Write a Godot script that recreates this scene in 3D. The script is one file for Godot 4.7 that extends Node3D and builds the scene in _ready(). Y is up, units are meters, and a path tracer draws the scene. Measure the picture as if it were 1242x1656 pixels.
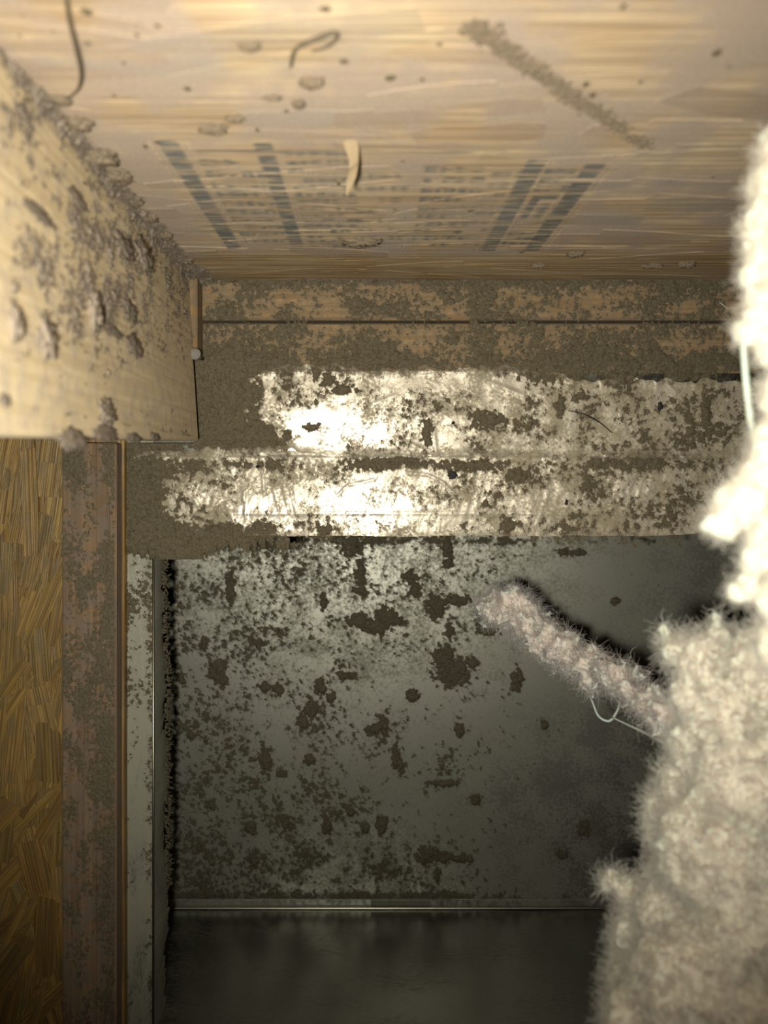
extends Node3D
# A look into a dusty framing cavity: OSB deck above, a joist on the left, two plates,
# foil tape and an open sheet-metal duct behind, fluffy insulation on the right.
# The eye stands at the origin and looks along -z; depths below are metres along -z.

const F := 1300.0
const VX := 600.0
const VY := 750.0
const DB := 0.66          # depth of the wall plane that carries plates, foil and duct mouth
const DP := 0.85          # depth of the duct's far panel
const CY := 0.1498        # height of the deck above the eye

var rng := RandomNumberGenerator.new()
var taken := {}

# ---------------------------------------------------------------- helpers
func P(px: float, py: float, z: float) -> Vector3:
	return Vector3((px - VX) * z / F, (VY - py) * z / F, -z)

func on_ceiling(px: float, py: float) -> Vector3:
	return P(px, py, CY * F / (VY - py))

func numbered(called: String) -> String:
	var k = taken.get(called, 0)
	taken[called] = k + 1
	return called if k == 0 else "%s_%03d" % [called, k]

func thing(called: String, label: String, category: String, at := Vector3.ZERO, group := "") -> Node3D:
	var o := Node3D.new()
	o.name = numbered(called)
	add_child(o, true)
	o.position = at
	o.set_meta("label", label)
	o.set_meta("category", category)
	if group != "":
		o.set_meta("group", group)
	return o

func part(called: String, mesh: Mesh, mat: Material, parent: Node3D, kind := "") -> MeshInstance3D:
	var o := MeshInstance3D.new()
	o.name = called
	o.mesh = mesh
	o.material_override = mat
	o.cast_shadow = GeometryInstance3D.SHADOW_CASTING_SETTING_ON
	parent.add_child(o, true)
	if kind != "":
		o.set_meta("kind", kind)
	return o

func tag(o: Node3D, label: String, category: String, group := "", kind := "") -> void:
	o.set_meta("label", label)
	o.set_meta("category", category)
	if group != "":
		o.set_meta("group", group)
	if kind != "":
		o.set_meta("kind", kind)

func solo(called: String, mesh: Mesh, mat: Material, label: String, category: String, group := "", kind := "") -> MeshInstance3D:
	var o := part(numbered(called), mesh, mat, self)
	tag(o, label, category, group, kind)
	return o

func struct(called: String, mesh: Mesh, mat: Material, label: String, category: String) -> MeshInstance3D:
	return solo(called, mesh, mat, label, category, "", "structure")

func face3(st: SurfaceTool, a: Vector3, b: Vector3, c: Vector3, out: Vector3, ua := Vector2.ZERO, ub := Vector2.ZERO, uc := Vector2.ZERO) -> void:
	if (b - a).cross(c - a).dot(out) > 0.0:
		var t := b
		b = c
		c = t
		var tu := ub
		ub = uc
		uc = tu
	st.set_uv(ua)
	st.add_vertex(a)
	st.set_uv(ub)
	st.add_vertex(b)
	st.set_uv(uc)
	st.add_vertex(c)

# a chamfered hexahedron from eight corners, index = x + 2 y + 4 z (0 low, 1 high)
func add_hexa(st: SurfaceTool, c: Array, bev: float, swap := false) -> void:
	st.set_smooth_group(-1)
	var mid := Vector3.ZERO
	for p in c:
		mid += p / 8.0
	var v := {}
	for i in 8:
		var e: Array[Vector3] = []
		for ax in 3:
			var q: Vector3 = c[i ^ (1 << ax)]
			var d: Vector3 = q - c[i]
			e.append(d.normalized() * minf(bev, d.length() * 0.3))
		for ax in 3:
			v[i * 3 + ax] = c[i] + e[(ax + 1) % 3] + e[(ax + 2) % 3]
	var uvof := func(p: Vector3, ax: int) -> Vector2:
		var q := Vector2(p.z, p.y) if ax == 0 else (Vector2(p.x, p.z) if ax == 1 else Vector2(p.x, p.y))
		return Vector2(q.y, q.x) if swap else q
	for ax in 3:
		var b1 := 1 << ((ax + 1) % 3)
		var b2 := 1 << ((ax + 2) % 3)
		for s in 2:
			var base := s << ax
			var q := [v[(base) * 3 + ax], v[(base | b1) * 3 + ax], v[(base | b1 | b2) * 3 + ax], v[(base | b2) * 3 + ax]]
			var out: Vector3 = (q[0] + q[2]) * 0.5 - mid
			face3(st, q[0], q[1], q[2], out, uvof.call(q[0], ax), uvof.call(q[1], ax), uvof.call(q[2], ax))
			face3(st, q[0], q[2], q[3], out, uvof.call(q[0], ax), uvof.call(q[2], ax), uvof.call(q[3], ax))
		# edges that run along ax
		for s in 4:
			var i := (b1 if s & 1 else 0) | (b2 if s & 2 else 0)
			var j := i | (1 << ax)
			var a1 := (ax + 1) % 3
			var a2 := (ax + 2) % 3
			var q := [v[i * 3 + a1], v[j * 3 + a1], v[j * 3 + a2], v[i * 3 + a2]]
			var out: Vector3 = (q[0] + q[2]) * 0.5 - mid
			face3(st, q[0], q[1], q[2], out, uvof.call(q[0], a1), uvof.call(q[1], a1), uvof.call(q[2], a1))
			face3(st, q[0], q[2], q[3], out, uvof.call(q[0], a1), uvof.call(q[2], a1), uvof.call(q[3], a1))
	for i in 8:
		face3(st, v[i * 3], v[i * 3 + 1], v[i * 3 + 2], v[i * 3] - mid, uvof.call(v[i * 3], 0), uvof.call(v[i * 3 + 1], 0), uvof.call(v[i * 3 + 2], 0))

func box_corners(lo: Vector3, hi: Vector3) -> Array:
	var c := []
	for i in 8:
		c.append(Vector3(hi.x if i & 1 else lo.x, hi.y if i & 2 else lo.y, hi.z if i & 4 else lo.z))
	return c

func begin() -> SurfaceTool:
	var st := SurfaceTool.new()
	st.begin(Mesh.PRIMITIVE_TRIANGLES)
	return st

func done(st: SurfaceTool) -> ArrayMesh:
	st.generate_normals()
	return st.commit()

func box(lo: Vector3, hi: Vector3, bev := 0.001, swap := false) -> ArrayMesh:
	var st := begin()
	add_hexa(st, box_corners(lo, hi), bev, swap)
	return done(st)

# a sheet of points with smooth normals; pts row by row, cells kept by keep(bytes) when given
func sheet(nx: int, ny: int, pts: PackedVector3Array, uvs: PackedVector2Array, keep: PackedByteArray, out: Vector3) -> ArrayMesh:
	var nrm := PackedVector3Array()
	nrm.resize(pts.size())
	for j in ny:
		for i in nx:
			var k := j * nx + i
			var dx := pts[k + (1 if i < nx - 1 else 0)] - pts[k - (1 if i > 0 else 0)]
			var dy := pts[k + (nx if j < ny - 1 else 0)] - pts[k - (nx if j > 0 else 0)]
			var n := dx.cross(dy).normalized()
			nrm[k] = n if n.dot(out) > 0.0 else -n
	var flip := (pts[1] - pts[0]).cross(pts[nx] - pts[0]).dot(out) > 0.0
	var idx := PackedInt32Array()
	for j in ny - 1:
		for i in nx - 1:
			var k := j * nx + i
			if keep.size() and keep[k] + keep[k + 1] + keep[k + nx] + keep[k + nx + 1] == 0:
				continue
			if flip:
				idx.append_array([k, k + nx, k + 1, k + 1, k + nx, k + nx + 1])
			else:
				idx.append_array([k, k + 1, k + nx, k + 1, k + nx + 1, k + nx])
	if keep.size():                                    # drop the points no cell uses
		var to := PackedInt32Array()
		to.resize(pts.size())
		to.fill(-1)
		var p2 := PackedVector3Array()
		var n2 := PackedVector3Array()
		var u2 := PackedVector2Array()
		for q in idx.size():
			var k := idx[q]
			if to[k] < 0:
				to[k] = p2.size()
				p2.append(pts[k])
				n2.append(nrm[k])
				u2.append(uvs[k])
			idx[q] = to[k]
		pts = p2
		nrm = n2
		uvs = u2
	var a := []
	a.resize(Mesh.ARRAY_MAX)
	a[Mesh.ARRAY_VERTEX] = pts
	a[Mesh.ARRAY_NORMAL] = nrm
	a[Mesh.ARRAY_TEX_UV] = uvs
	a[Mesh.ARRAY_INDEX] = idx
	var m := ArrayMesh.new()
	m.add_surface_from_arrays(Mesh.PRIMITIVE_TRIANGLES, a)
	return m

# a round tube along points with a radius at each
func add_tube(st: SurfaceTool, pts: Array, rad: Array, sides := 6) -> void:
	st.set_smooth_group(0)
	var rings := []
	for i in pts.size():
		var t: Vector3 = (pts[mini(i + 1, pts.size() - 1)] - pts[maxi(i - 1, 0)]).normalized()
		var u := t.cross(Vector3(0.31, 0.87, 0.38)).normalized()
		var w := t.cross(u)
		var ring := []
		for s in sides:
			var a := TAU * s / sides
			ring.append(pts[i] + (u * cos(a) + w * sin(a)) * rad[i])
		rings.append(ring)
	for i in pts.size() - 1:
		for s in sides:
			var n := (s + 1) % sides
			var out: Vector3 = rings[i][s] - pts[i]
			face3(st, rings[i][s], rings[i + 1][s], rings[i + 1][n], out)
			face3(st, rings[i][s], rings[i + 1][n], rings[i][n], out)
	for e in [0, pts.size() - 1]:
		var o2: Vector3 = pts[e] - pts[1 if e == 0 else e - 1]
		for s in range(1, sides - 1):
			face3(st, rings[e][0], rings[e][s], rings[e][s + 1], o2)

func noise(kind: int, freq: float, oct := 4, sd := 1, gain := 0.5) -> FastNoiseLite:
	var n := FastNoiseLite.new()
	n.noise_type = kind
	n.frequency = freq
	n.seed = sd
	n.fractal_octaves = oct
	n.fractal_gain = gain
	n.fractal_type = FastNoiseLite.FRACTAL_FBM if oct > 1 else FastNoiseLite.FRACTAL_NONE
	return n

# noise as bytes, drawn on a smaller picture and stretched when sx or sy is over 1
func nz(w: int, h: int, freq: float, oct := 4, sd := 1, sx := 1.0, sy := 1.0, ridged := false) -> PackedByteArray:
	var n := noise(FastNoiseLite.TYPE_SIMPLEX_SMOOTH, freq, oct, sd, 0.55)
	if ridged:
		n.fractal_type = FastNoiseLite.FRACTAL_RIDGED
	var im := n.get_image(int(w / sx), int(h / sy))
	im.convert(Image.FORMAT_L8)
	if sx != 1.0 or sy != 1.0:
		im.resize(w, h, Image.INTERPOLATE_CUBIC)
	return im.get_data()

func tex(w: int, h: int, bytes: PackedByteArray) -> ImageTexture:
	return ImageTexture.create_from_image(Image.create_from_data(w, h, false, Image.FORMAT_RGB8, bytes))

func grey_tex(w: int, h: int, bytes: PackedByteArray) -> ImageTexture:
	return ImageTexture.create_from_image(Image.create_from_data(w, h, false, Image.FORMAT_L8, bytes))

func put3(b: PackedByteArray, k: int, r: float, g: float, bl: float) -> void:
	b[k] = int(clampf(r, 0.0, 1.0) * 255.0)
	b[k + 1] = int(clampf(g, 0.0, 1.0) * 255.0)
	b[k + 2] = int(clampf(bl, 0.0, 1.0) * 255.0)

func mat(col: Color, rough := 0.9, metal := 0.0) -> StandardMaterial3D:
	var m := StandardMaterial3D.new()
	m.albedo_color = col
	m.roughness = rough
	m.metallic = metal
	return m

# ---------------------------------------------------------------- the scene
func _ready() -> void:
	rng.seed = 7
	# camera: level, with the lens shifted
	var cam := Camera3D.new()
	cam.name = "camera"
	add_child(cam)
	cam.near = 0.05
	cam.far = 20.0
	var ca := CameraAttributesPhysical.new()
	ca.frustum_near = 0.05
	ca.frustum_far = 20.0
	ca.frustum_focal_length = 4.0
	ca.frustum_focus_distance = 0.70
	ca.exposure_aperture = 0.95
	cam.attributes = ca
	cam.near = 0.05
	cam.projection = Camera3D.PROJECTION_FRUSTUM
	cam.keep_aspect = Camera3D.KEEP_HEIGHT
	cam.size = 2.0 * 0.05 * 828.0 / F
	cam.frustum_offset = Vector2(621.0 - VX, VY - 828.0) / F * 0.05
	cam.current = true
	# dim grey background out of view behind the eye, softly brightening the cavity
	var we := WorldEnvironment.new()
	we.name = "world"
	var env := Environment.new()
	env.background_mode = Environment.BG_COLOR
	env.background_color = Color(0.10, 0.095, 0.085)
	env.background_energy_multiplier = 1.0
	env.tonemap_mode = Environment.TONE_MAPPER_LINEAR
	env.tonemap_exposure = 1.0
	env.sdfgi_enabled = true
	env.ssao_enabled = true
	env.ssil_enabled = true
	we.environment = env
	add_child(we)
	# the hand-held flash beside the lens
	var fl := SpotLight3D.new()
	fl.name = "flash"
	fl.position = Vector3(-0.034, -0.022, 0.004)
	fl.rotation = Vector3(deg_to_rad(9.0), 0.0, 0.0)
	fl.spot_angle = 51.5
	fl.spot_angle_attenuation = 1.0
	fl.spot_range = 6.0
	fl.spot_attenuation = 2.0
	fl.light_energy = 0.50
	fl.light_size = 0.01
	fl.light_color = Color(1.0, 0.97, 0.9)
	fl.shadow_enabled = true
	add_child(fl)

	make_noises()
	wall_field()
	make_materials()
	shell()
	deck()
	osb_panel()
	timber()
	duct_field()
	duct()
	foil()
	dust_on_wall()
	dust_on_flange()
	dust_on_duct()
	joist_dust()
	deck_dust()
	small_debris()
	insulation()

var M := {}

func wood_tex(w: int, h: int, a: Color, b: Color, dust: Color, amount: float, sd: int) -> Array:
	var g := nz(w, h, 0.05, 4, sd, 40.0, 1.0)
	var t := nz(w, h, 0.012, 3, sd + 1, 5.0, 1.0)
	var d := nz(w, h, 0.02, 5, sd + 2)
	var f := nz(w, h, 0.25, 2, sd + 3)
	var out := PackedByteArray()
	out.resize(w * h * 3)
	var hgt := PackedByteArray()
	hgt.resize(w * h)
	for k in w * h:
		var x := g[k] / 255.0 * 0.65 + t[k] / 255.0 * 0.35
		x = smoothstep(0.25, 0.75, x)
		var q := clampf(d[k] / 255.0 * 0.8 + f[k] / 255.0 * 0.35 - 0.6 + amount, 0.0, 1.0)
		q = smoothstep(0.0, 0.5, q) * 0.85
		put3(out, k * 3, lerpf(lerpf(a.r, b.r, x), dust.r, q), lerpf(lerpf(a.g, b.g, x), dust.g, q), lerpf(lerpf(a.b, b.b, x), dust.b, q))
		hgt[k] = int(clampf(g[k] * 0.6 + q * f[k] * 0.4, 0, 255))
	return [tex(w, h, out), grey_tex(w, h, hgt)]

func wood_mat(key: String, a: Color, b: Color, dust: Color, amount: float, sd: int, scale: Vector3, rough := 0.85) -> void:
	var t := wood_tex(1024, 512, a, b, dust, amount, sd)
	var m := mat(Color.WHITE, rough)
	m.albedo_texture = t[0]
	m.heightmap_enabled = true
	m.heightmap_scale = 0.06
	m.heightmap_texture = t[1]
	m.uv1_scale = scale
	m.texture_repeat = true
	M[key] = m

func make_materials() -> void:
	var grey := Color(0.50, 0.46, 0.41)
	wood_mat("joist", Color(0.82, 0.755, 0.62), Color(0.76, 0.69, 0.55), Color(0.70, 0.65, 0.585), 0.18, 11, Vector3(3.0, 6.0, 1))
	wood_mat("plate", Color(0.54, 0.435, 0.29), Color(0.46, 0.36, 0.23), Color(0.39, 0.35, 0.29), 0.26, 21, Vector3(3.0, 6.0, 1))
	plate_mat()
	wood_mat("stud", Color(0.48, 0.39, 0.295), Color(0.385, 0.305, 0.225), Color(0.40, 0.36, 0.32), 0.30, 31, Vector3(3.0, 6.0, 1))
	# dust: grey-brown lint
	var w := 512
	var a := nz(w, w, 0.05, 5, 41)
	var b := nz(w, w, 0.3, 2, 42)
	var o := PackedByteArray()
	o.resize(w * w * 3)
	for k in w * w:
		var x := a[k] / 255.0 * 0.6 + b[k] / 255.0 * 0.4
		put3(o, k * 3, 0.34 + 0.22 * x, 0.315 + 0.20 * x, 0.265 + 0.18 * x)
	var m := mat(Color.WHITE, 1.0)
	m.metallic_specular = 0.1
	m.albedo_texture = tex(w, w, o)
	m.uv1_triplanar = true
	m.uv1_scale = Vector3(12, 12, 12)
	M.dust = m
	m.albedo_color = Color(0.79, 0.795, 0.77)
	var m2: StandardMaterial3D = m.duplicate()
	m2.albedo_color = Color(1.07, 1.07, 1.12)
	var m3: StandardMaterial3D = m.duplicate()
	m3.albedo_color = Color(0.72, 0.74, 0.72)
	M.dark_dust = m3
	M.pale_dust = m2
	m = mat(Color(0.66, 0.66, 0.62), 0.34, 1.0)
	M.metal_plain = m
	m = mat(Color(0.84, 0.81, 0.75), 1.0)
	m.metallic_specular = 0.2
	m.backlight_enabled = true
	m.backlight = Color(0.3, 0.3, 0.28)
	m.subsurf_scatter_enabled = true
	m.subsurf_scatter_strength = 0.5
	M.wool = m
	m = m.duplicate()
	m.albedo_color = Color(0.83, 0.785, 0.75)
	M.strand = m
	M.black = mat(Color(0.05, 0.045, 0.04), 0.7)
	M.thread = mat(Color(0.30, 0.27, 0.22), 0.9)
	M.nail = mat(Color(0.43, 0.415, 0.39), 0.9)
	M.chip = mat(Color(0.53, 0.47, 0.37), 0.9)
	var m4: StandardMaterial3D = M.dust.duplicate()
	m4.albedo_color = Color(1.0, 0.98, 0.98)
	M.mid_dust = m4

func plate_mat() -> void:
	# plates seen face on: grain with the dust film that the lint leaves round its edges
	var w := 1024
	var h := 192
	var x0 := 310.0
	var x1 := 1290.0
	var film := film_image(wall_am, 190.0, 448.0, 1.25, 832, 366, x0, 448.0, x1, 608.0, w, h, -0.75, 0.08)
	var g := nz(w, h, 0.10, 4, 25, 30.0, 1.0)
	var t := nz(w, h, 0.02, 3, 26, 4.0, 1.0)
	var f := nz(w, h, 0.35, 3, 27)
	var o := PackedByteArray()
	o.resize(w * h * 3)
	for k in w * h:
		var x := smoothstep(0.3, 0.7, g[k] / 255.0) * 0.6 + t[k] / 255.0 * 0.4
		var q := clampf(film[k] / 255.0 * (0.5 + f[k] / 255.0), 0.0, 1.0)
		put3(o, k * 3, lerpf(0.58 - 0.13 * x, 0.39, q), lerpf(0.48 - 0.13 * x, 0.355, q), lerpf(0.345 - 0.12 * x, 0.295, q))
	var m := mat(Color.WHITE, 0.85)
	m.albedo_texture = tex(w, h, o)
	m.heightmap_enabled = true
	m.heightmap_scale = 0.03
	m.heightmap_texture = grey_tex(w, h, g)
	var mx := F / DB / (x1 - x0)
	var my := F / DB / 160.0
	m.uv1_scale = Vector3(mx, -my, 1)
	m.uv1_offset = Vector3((VX - x0) / (x1 - x0), (VY - 448.0) / 160.0, 0)
	M.plates = m

func shell() -> void:  # unseen walls and floor that keep background light out of the cavity
	var m := mat(Color(0.42, 0.33, 0.22), 0.9)
	struct("wall_left", box(Vector3(-0.50, -0.64, -0.92), Vector3(-0.46, CY, 0.10)), m, "unseen brown wood wall closing the left side against background light", "wall")
	struct("wall_right", box(Vector3(0.46, -0.64, -0.92), Vector3(0.50, CY, 0.10)), m, "unseen brown wood wall behind the insulation, closing the right side against background light", "wall")
	struct("wall_back", box(Vector3(-0.50, -0.64, -0.96), Vector3(0.50, CY, -0.92)), m, "unseen brown wood wall behind the metal duct, closing the back against background light", "wall")
	struct("floor", box(Vector3(-0.50, -0.68, -0.96), Vector3(0.50, -0.64, 0.10)), m, "unseen brown wood floor below the metal duct, closing the bottom against background light", "floor")

# ---- the OSB deck overhead ------------------------------------------------
const CX0 := -0.34
const CX1 := 0.36
const CZ0 := 0.20
const CZ1 := 0.68

func ink_rect(im: Image, x0: float, x1: float, z0: float, z1: float, v: float) -> void:
	var w := im.get_width()
	var h := im.get_height()
	var r := Rect2i(int((x0 - CX0) / (CX1 - CX0) * w), int((z0 - CZ0) / (CZ1 - CZ0) * h), maxi(1, int((x1 - x0) / (CX1 - CX0) * w)), maxi(1, int((z1 - z0) / (CZ1 - CZ0) * h)))
	im.fill_rect(r, Color(v, v, v))

func stamp_row(im: Image, x0: float, x1: float, z: float, tall: float, v: float) -> void:
	# worn, unreadable characters: short strokes and gaps
	var x := x0
	while x < x1:
		var wd := rng.randf_range(0.0040, 0.0068)
		if rng.randf() < 0.86:
			var k := rng.randi() % 4
			ink_rect(im, x, x + 0.0018, z, z + tall, v)
			if k != 1:
				ink_rect(im, x, x + wd, z, z + tall * 0.22, v)
			if k != 2:
				ink_rect(im, x, x + wd, z + tall * 0.4, z + tall * 0.62, v)
			if k > 1:
				ink_rect(im, x + wd - 0.0017, x + wd, z, z + tall, v)
			if k == 3 or k == 0:
				ink_rect(im, x, x + wd, z + tall * 0.8, z + tall, v)
		x += wd + 0.0014

func deck() -> void:
	var w := 2048
	var h := 1024
	# the printed stamp, worn away in places
	var ink := Image.create(w, h, false, Image.FORMAT_L8)
	for s in [[-0.0945, 0.0046, 0.372, 0.560, 0.85], [-0.0505, 0.0042, 0.375, 0.556, 0.75], [0.0825, 0.0045, 0.396, 0.566, 0.95], [0.1127, 0.0046, 0.402, 0.566, 0.95]]:
		ink_rect(ink, s[0] - s[1], s[0] + s[1], s[2], s[3], s[4])
	ink_rect(ink, -0.084, 0.066, 0.384, 0.3895, 0.35)
	var z := 0.396
	while z < 0.55:
		stamp_row(ink, -0.085, -0.058, z, 0.009, 0.62)
		z += 0.0155
	z = 0.385
	while z < 0.556:
		stamp_row(ink, -0.041, -0.012, z, 0.0075, 0.66)
		z += 0.0118
	z = 0.415
	while z < 0.553:
		stamp_row(ink, -0.008, 0.018, z, 0.0085, 0.5)
		z += 0.019
	z = 0.405
	while z < 0.553:
		stamp_row(ink, 0.028, 0.058, z, 0.009, 0.66)
		z += 0.0155
	z = 0.412
	while z < 0.553:
		stamp_row(ink, 0.063, 0.076, z, 0.0085, 0.5)
		z += 0.0165
	for zz in [0.409, 0.421, 0.4335, 0.520, 0.531, 0.542]:
		stamp_row(ink, 0.089, 0.106, zz, 0.0075, 0.75)
	ink_rect(ink, 0.091, 0.0955, 0.447, 0.492, 0.8)          # a bold mark between the two right bars
	ink_rect(ink, 0.0955, 0.105, 0.447, 0.455, 0.7)
	ink_rect(ink, 0.0985, 0.104, 0.462, 0.492, 0.45)
	ink.resize(w / 6, h / 3, Image.INTERPOLATE_LANCZOS)     # the ink has bled and smeared along the strands
	ink.resize(w, h, Image.INTERPOLATE_CUBIC)
	var inkb := ink.get_data()
	var g := nz(w, h, 0.08, 4, 51, 60.0, 1.0)      # grain along the strands
	var t := nz(w, h, 0.02, 3, 52, 8.0, 2.0)      # tone
	var br := nz(w, h, 0.10, 4, 53, 14.0, 1.0)     # ink wear
	var d := nz(w, h, 0.006, 5, 54)               # drifts of dust
	var f := nz(w, h, 0.22, 3, 55)                # dust grain
	var o := PackedByteArray()
	o.resize(w * h * 3)
	var hb := PackedByteArray()
	hb.resize(w * h)
	for k in w * h:
		var x := smoothstep(0.25, 0.75, g[k] / 255.0)
		var y := t[k] / 255.0
		var r := 0.66 + 0.13 * y - 0.11 * x
		var gg := 0.575 + 0.145 * y - 0.11 * x
		var b := 0.455 + 0.15 * y - 0.10 * x
		var q := smoothstep(0.30, 0.72, d[k] / 255.0 * 0.80 + f[k] / 255.0 * 0.30) * 0.92
		var i := inkb[k] / 255.0
		if i > 0.0:
			i = minf(1.0, i * 1.6) * smoothstep(0.28, 0.60, br[k] / 255.0) * 0.8
			r = lerpf(r, 0.25, i)
			gg = lerpf(gg, 0.29, i)
			b = lerpf(b, 0.315, i)
			q *= 0.35
		var bare := smoothstep(0.565, 0.585, CZ0 + (CZ1 - CZ0) * (k / w) / h + 0.02 * (y - 0.5))     # the last strands are bare brown wood
		q *= 1.0 - 0.65 * bare
		r -= 0.10 * bare
		gg -= 0.11 * bare
		b -= 0.14 * bare
		var gr := f[k] / 255.0 * 0.16 - 0.08
		put3(o, k * 3, lerpf(r, 0.61 + gr, q), lerpf(gg, 0.555 + gr, q), lerpf(b, 0.505 + gr, q))
		hb[k] = int(clampf(255.0 * (0.6 - 0.5 * x * (1.0 - q) + 0.25 * q * f[k] / 255.0), 0, 255))
	var m := mat(Color.WHITE, 0.85)
	m.albedo_texture = tex(w, h, o)
	m.heightmap_enabled = true
	m.heightmap_scale = 0.05
	m.heightmap_texture = grey_tex(w, h, hb)
	m.vertex_color_use_as_albedo = true
	M.deck = m
	# slab
	var st := begin()
	st.set_color(Color.WHITE)
	add_hexa(st, box_corners(Vector3(-0.50, CY, -0.92), Vector3(0.50, CY + 0.018, 0.10)), 0.0005)
	var c := struct("ceiling", flat_slab(st, true), m, "dusty strand board deck overhead with worn blue-grey printed stamp", "ceiling")
	# pressed strands that stand a little proud
	for n in 150:
		var at := Vector2(rng.randf_range(-0.27, 0.30), rng.randf_range(0.24, 0.655))
		var ang := rng.randf_range(-0.32, 0.32)
		var mesh := flake(rng.randf_range(0.05, 0.12), rng.randf_range(0.008, 0.026), rng.randf_range(0.00004, 0.00022), rng.randf_range(0.92, 1.04), 0.02)
		var b := Basis(Vector3.UP, ang) 
		part("wood_strand", seat(mesh, Transform3D(b, Vector3(at.x, CY, -at.y)), Vector3.DOWN, true), m, c)

func flat_slab(st: SurfaceTool, deck_side: bool) -> ArrayMesh:
	var raw := st.commit_to_arrays()
	var vs: PackedVector3Array = raw[Mesh.ARRAY_VERTEX]
	var uv := PackedVector2Array()
	var nn := PackedVector3Array()
	for t in vs.size() / 3:
		var n := (vs[t * 3 + 2] - vs[t * 3]).cross(vs[t * 3 + 1] - vs[t * 3]).normalized()
		for q in 3:
			nn.append(n)
			uv.append(deck_uv(vs[t * 3 + q]) if deck_side else wall_uv(vs[t * 3 + q]))
	raw[Mesh.ARRAY_NORMAL] = nn
	raw[Mesh.ARRAY_TEX_UV] = uv
	var am := ArrayMesh.new()
	am.add_surface_from_arrays(Mesh.PRIMITIVE_TRIANGLES, raw)
	return am

func deck_uv(p: Vector3) -> Vector2:
	return Vector2((p.x - CX0) / (CX1 - CX0), (-p.z - CZ0) / (CZ1 - CZ0))

# outline of a wood strand lying in x/y(len, wid), with thickness; returns [outline, thick, tint]
func flake(len: float, wid: float, thick: float, tint: float, hue: float) -> Array:
	var top := []
	var bot := []
	var n := 4
	for i in n + 1:
		var u := float(i) / n - 0.5
		var e := 0.75 if i == 0 or i == n else 1.0
		top.append(Vector2(u * len + rng.randf_range(-0.04, 0.04) * len * (1.0 if e < 1.0 else 0.3), wid * 0.5 * e * rng.randf_range(0.8, 1.1)))
		bot.append(Vector2(u * len + rng.randf_range(-0.04, 0.04) * len * (1.0 if e < 1.0 else 0.3), -wid * 0.5 * e * rng.randf_range(0.8, 1.1)))
	bot.reverse()
	var hv := rng.randf_range(-hue, hue)
	return [top + bot, thick, Color(tint * (1.0 + hv), tint, tint * (1.0 - hv)).srgb_to_linear(), Vector2(rng.randf_range(-0.0012, 0.0012), rng.randf_range(-0.008, 0.008))]

# the flake laid on a surface: out is where it faces; flat = lies in x/z instead of x/y
func seat(fk: Array, xf: Transform3D, out: Vector3, flat: bool) -> ArrayMesh:
	var st := begin()
	st.set_smooth_group(-1)
	st.set_color(fk[2])
	var pts := []
	var low := []
	for q in fk[0]:
		var p := xf * (Vector3(q.x, 0, q.y) if flat else Vector3(q.x, q.y, 0))
		var tilt: float = (q.x * fk[3].x + q.y * fk[3].y) * (1.0 if flat else 5.0)
		pts.append(p + out * (fk[1] + absf(tilt)))
		low.append(p - out * 0.0002)
	var n := pts.size()
	var mid := Vector3.ZERO
	for p in pts:
		mid += p / n
	var uvf := func(p: Vector3) -> Vector2:
		if flat:
			return deck_uv(p)
		var l := xf.affine_inverse() * p                 # the grain of a strand runs along it
		return Vector2(l.y / 0.11 + xf.origin.x * 7.0, l.x / 0.60 + xf.origin.y * 5.0)
	for i in n:
		var j := (i + 1) % n
		face3(st, mid, pts[i], pts[j], out, uvf.call(mid), uvf.call(pts[i]), uvf.call(pts[j]))
		var o2: Vector3 = (pts[i] + pts[j]) * 0.5 - mid
		face3(st, pts[i], low[i], low[j], o2, uvf.call(pts[i]), uvf.call(low[i]), uvf.call(low[j]))
		face3(st, pts[i], low[j], pts[j], o2, uvf.call(pts[i]), uvf.call(low[j]), uvf.call(pts[j]))
	return done(st)

# ---- the OSB panel at the lower left ---------------------------------------
const OZ := 0.652

func wall_uv(p: Vector3) -> Vector2:
	return Vector2((p.x + 0.46) / 0.30, (0.06 - p.y) / 0.60)

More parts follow.
